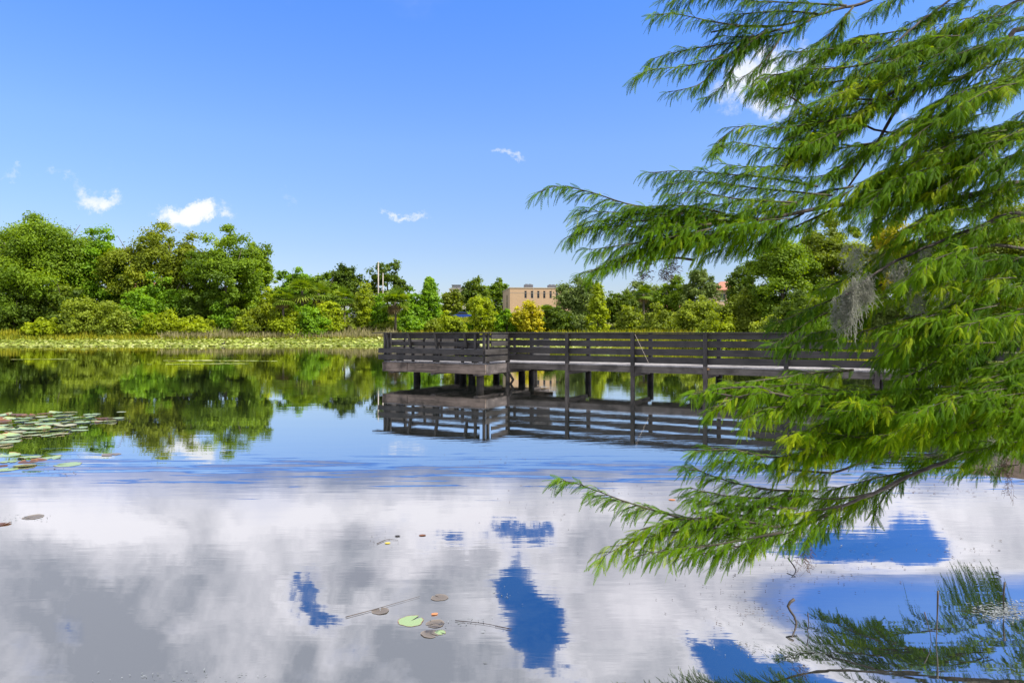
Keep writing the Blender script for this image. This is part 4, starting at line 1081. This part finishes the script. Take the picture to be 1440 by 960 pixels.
for q in PMD: q.materials.append(M['pad_dead'])
def put_pad(px,py,rpx,me,label,group=None,rz=None,h=.0):
    d=HC*F/(py-HY); X=(px-CX)/F*d; r=rpx/F*d
    o=bpy.data.objects.new('lily_pad',me); col.objects.link(o); o.location=(X,d,.003+h); o.scale=(r,r,r); o.rotation_euler=(random.uniform(-.02,.02),random.uniform(-.02,.02),rz if rz is not None else random.uniform(0,6.28))
    tag(o,label,'lily pad',group)
G1='raft of pads at the left'
rp=random.Random(3); placed=[]
def raft(n,x0,x1,yf0,yf1,rng_,mlist,label,group,hh=.0):
    c=0; tries=0
    while c<n and tries<4000:
        tries+=1
        x=rp.uniform(x0,x1); y=rp.uniform(yf0(x),yf1(x)); r=rp.uniform(*rng_)
        if any(abs(x-a)<(r+c_)*.72 and abs(y-b_)<(r+c_)*.17 for a,b_,c_ in placed): continue
        placed.append((x,y,r)); put_pad(x,y,r,rp.choice(mlist),label,group,h=hh+rp.uniform(0,.008)); c+=1
raft(22,-10,170,lambda x:578+abs(x-75)*.09,lambda x:595-max(0,x-110)*.04,(8,13),PMR+PM+PM[2:],'red brown curled pad at the upper edge of the crowded left raft','curled red pads of the left raft',.012)
raft(34,-10,112,lambda x:586,lambda x:618-max(0,x-20)*.11,(10,16),PM,'pale green flat pad in the crowded raft near the left edge','flat pale pads of the left raft')
for (x,y,r,me,lb) in ((13,621,14,PM[0],'pale lily pad just below the raft by the left edge'),(5,626,11,PM[3],'smaller pale lily pad touching the left edge below the raft'),
   (12,640,14,PM[1],'green pad with red rim, highest of the loose cluster at the left edge'),(41,643,14,PM[1],'pad with a dark red rim right of the green red rimmed pad'),(72,644,13,PM[3],'light green pad at the right of the loose cluster'),
   (12,649,11,PM[0],'thin green pad between the red rimmed pads at the left edge'),(40,649,12,PMR[0],'dark red curled pad in the middle of the loose cluster'),(57,647,8,PMR[1],'small red folded pad beside the dark red curled pad'),
   (2,655,8,PMR[0],'orange red pad cut by the left edge'),(33,655,16,PM[3],'large yellow green pad with a red right rim'),(10,660,14,PM[0],'pale green pad lowest in the loose cluster'),
   (96,653,17,PM[0],'single light green pad drifting right of the loose cluster'),(156,639,12,PMD[0],'lone tan pad farthest right of the left cluster'),
   (3,737,10,PMR[1],'yellow brown curled pad at the left edge above the gray reflections'),(47,727,13,PMD[0],'long tan decaying pad with a trail of bits near the left edge'),(171,579,6,PM[0],'tiny pad right of the raft in the tree reflection'),
   (578,873,18,PM[0],'bright green notched lily pad in the middle foreground'),(605,891,13,PMD[0],'decaying brown pad just below the bright green pad'),(619,889,8,PM[0],'small green leaf piece on the brown decaying pad'),
   (612,877,13,PMD[0],'faded submerged looking pad right of the bright green pad'),(535,859,12,PMD[0],'pale rotten pad left of the bright green pad'),(618,840,12,PMD[0],'tan rotten pad above the bright green pad')):
    put_pad(x,y,r,me,lb)
M['leafy']=plain('yellow_leaf',(.55,.45,.05),.5); M['leafo']=plain('orange_leaf',(.50,.20,.08),.5)
def leaf_obj(px,py,rpx,mat,label,rz=0):
    d=HC*F/(py-HY); X=(px-CX)/F*d; r=rpx/F*d
    mb=MB(); pts=[(math.cos(a)*(1.0 if abs(math.cos(a))>.9 else .95),math.sin(a)*.5) for a in [k/12*6.283 for k in range(12)]]
    mb.add([(r*x,r*y,.006+.02*r*0+.12*r*y*y) for x,y in pts]+[(r*x,r*y,.002) for x,y in pts],[tuple(range(12)),tuple(range(23,11,-1))]+[(i,(i+1)%12,(i+1)%12+12,i+12) for i in range(12)])
    o=mb.build('fallen_leaf',mat); o.location=(X,d,.003); o.rotation_euler=(0,0,rz); tag(o,label,'leaf')
leaf_obj(545,764,4,M['leafy'],'yellow fallen leaf floating beside a thin twig',.2)
leaf_obj(594,753,5,M['leafo'],'orange fallen leaf floating by the blue gap of the cloud reflection',.1)
leaf_obj(611,864,5,M['leafo'],'orange leaf floating above the faded pad',.4)
leaf_obj(559,754,4,M['pad_dead'],'pale floating leaf between the yellow and the orange leaf')
leaf_obj(945,703,5,M['leafo'],'small reddish leaf floating by the low bough tip')
M['twig']=wood_mat('wet_twig',(.03,.022,.016),(.09,.065,.05),.6,'x',3,.2)
def twig(pts,r,label,mat='twig'):
    W=[]
    for p in pts:
        px,py=p[:2]; z=p[2] if len(p)>2 else .008
        d=(HC-z)*F/(py-HY); q=P(px,py,d); W.append(q)
    b=W[0].copy(); L=smooth_line([q-b for q in W],.03); k=len(L); mb=MB(); mb.tube(L,[max(.0015,r*(1-.7*i/(k-1))) for i in range(k)],6); o=mb.build('twig',M[mat],smooth=True); o.location=b; tag(o,label,'twig'); return o
twig([(486,867),(520,858),(555,848),(590,838)],.003,'long thin twig floating left of the tan rotten pad')
twig([(640,872),(680,876),(720,884),(696,880)],.0025,'pale grass stem floating right of the faded pad','drymoss')
twig([(530,764),(545,758),(560,759)],.004,'short dark twig curving over the yellow leaf')
twig([(1117,842,.16),(1108,852,.12),(1120,875,.05),(1108,908,-.03)],.010,'crooked dark stick poking out of the water in the blue reflection at right')
twig([(1108,784,.08),(1119,802,.03),(1107,817,-.02)],.006,'small bent dark stick left of the hanging dry tuft')
twig([(1136,862,.12),(1137,880,.03),(1133,893,-.02)],.004,'thin upright stem right of the crooked dark stick')
twig([(1319,830,.28),(1318,870,.12),(1316,915,-.02)],.006,'tall thin dark stem standing in the water at lower right')
twig([(1300,860,.16),(1308,890,.05),(1310,905,-.02)],.004,'short leaning stem beside the tall thin stem')
twig([(1413,818,.2),(1411,840,.1),(1412,862,-.02)],.007,'dark spike standing by the scum patch at the right edge')
twig([(1010,742,.05),(1008,760,.0)],.003,'tiny grass stem standing in the blue gap of the reflection') 
# bits of floating debris: specks and leaf crumbs
def specks(name,label,pts,mat):
    V=[];Fc=[];T_=[]
    for (px,py,r) in pts:
        d=HC*F/(py-HY); X=(px-CX)/F*d; a=random.uniform(0,3.14); s=r/F*d; c_,s_=math.cos(a),math.sin(a)
        b=len(V); l=s*random.uniform(.5,2.2); w_=s*random.uniform(.3,.7); z=.006+random.uniform(0,.004)
        V+=[(X-c_*l,d-s_*l,z),(X+s_*w_,d-c_*w_,z),(X+c_*l,d+s_*l,z),(X-s_*w_,d+c_*w_,z)]; Fc.append((b,b+1,b+2,b+3)); T_+=[random.random()]*4
    o=mesh_np(name,V,Fc,mat,tint=T_); tag(o,label,'debris',kind='stuff')
def cl_(px,py,sx,sy,n,r): return [(random.gauss(px,sx),max(500,random.gauss(py,sy)),r*random.uniform(.5,1.3)) for _ in range(n)]
M['debris_l']=leaf_mat('pale_debris',(.12,.13,.13),(.22,.24,.25),(.36,.38,.40),trans=.1)
dark=cl_(1170,800,60,18,90,1.3)+cl_(1060,860,25,14,60,1.4)+cl_(1330,690,45,6,60,1.4)+cl_(1100,790,40,15,40,1.2)+cl_(75,663,18,4,30,1.5)+cl_(790,722,60,25,40,1.2)+cl_(890,690,50,12,40,1.2)+cl_(680,648,60,5,40,1.2)+cl_(1360,780,30,12,40,1.5)+cl_(540,760,18,6,20,1.1)+cl_(1020,840,50,25,50,1.2)
specks('floating_debris','dark crumbs of leaves and bark scattered on the near water',dark,M['drymoss'])
pale=cl_(1072,915,22,6,60,1.5)+cl_(1048,905,10,3,30,1.3)+cl_(705,838,14,5,14,1.6)+cl_(250,953,60,6,60,1.6)+cl_(660,876,30,5,30,1.5)+cl_(30,729,22,3,40,1.5)+cl_(1180,770,50,12,60,1.1)+[(682,932,2)]
specks('pale_debris','pale scum flecks floating on the near water',pale,M['debris_l'])
scum=[(random.gauss(1412,20),random.gauss(860,7),random.uniform(1,2.6)) for _ in range(420)]
specks('water_scum','grey crust of pondweed floating at the right edge',scum,M['debris_l'])

# small dark water bird on the lily mat
bd_=empty('water_bird',((314-CX)/F*97,97,.05)); tag(bd_,'small black water bird standing on the far lily mat','bird')
M['black']=plain('black_feathers',(.01,.01,.012),.6); M['beak']=plain('red_beak',(.5,.05,.03),.4)
mb=MB(); mb.tube([(-.34,0,.30),(-.22,0,.24),(-.08,0,.22),(.08,0,.23),(.18,0,.30),(.21,0,.42),(.26,0,.49),(.32,0,.48)],[.015,.06,.12,.13,.08,.04,.055,.02],12); mb.build('body',M['black'],bd_,smooth=True)
mb=MB(); mb.tube([(.32,0,.48),(.40,0,.46)],[.02,.004],6); mb.build('beak',M['beak'],bd_)
for y in (-.05,.05):
    mb=MB(); mb.tube([(0,y,.14),(.02,y,.06),(0,y,0),(.09,y,-.01)],[.012,.01,.01,.006],6); mb.build('leg',M['beak'],bd_)
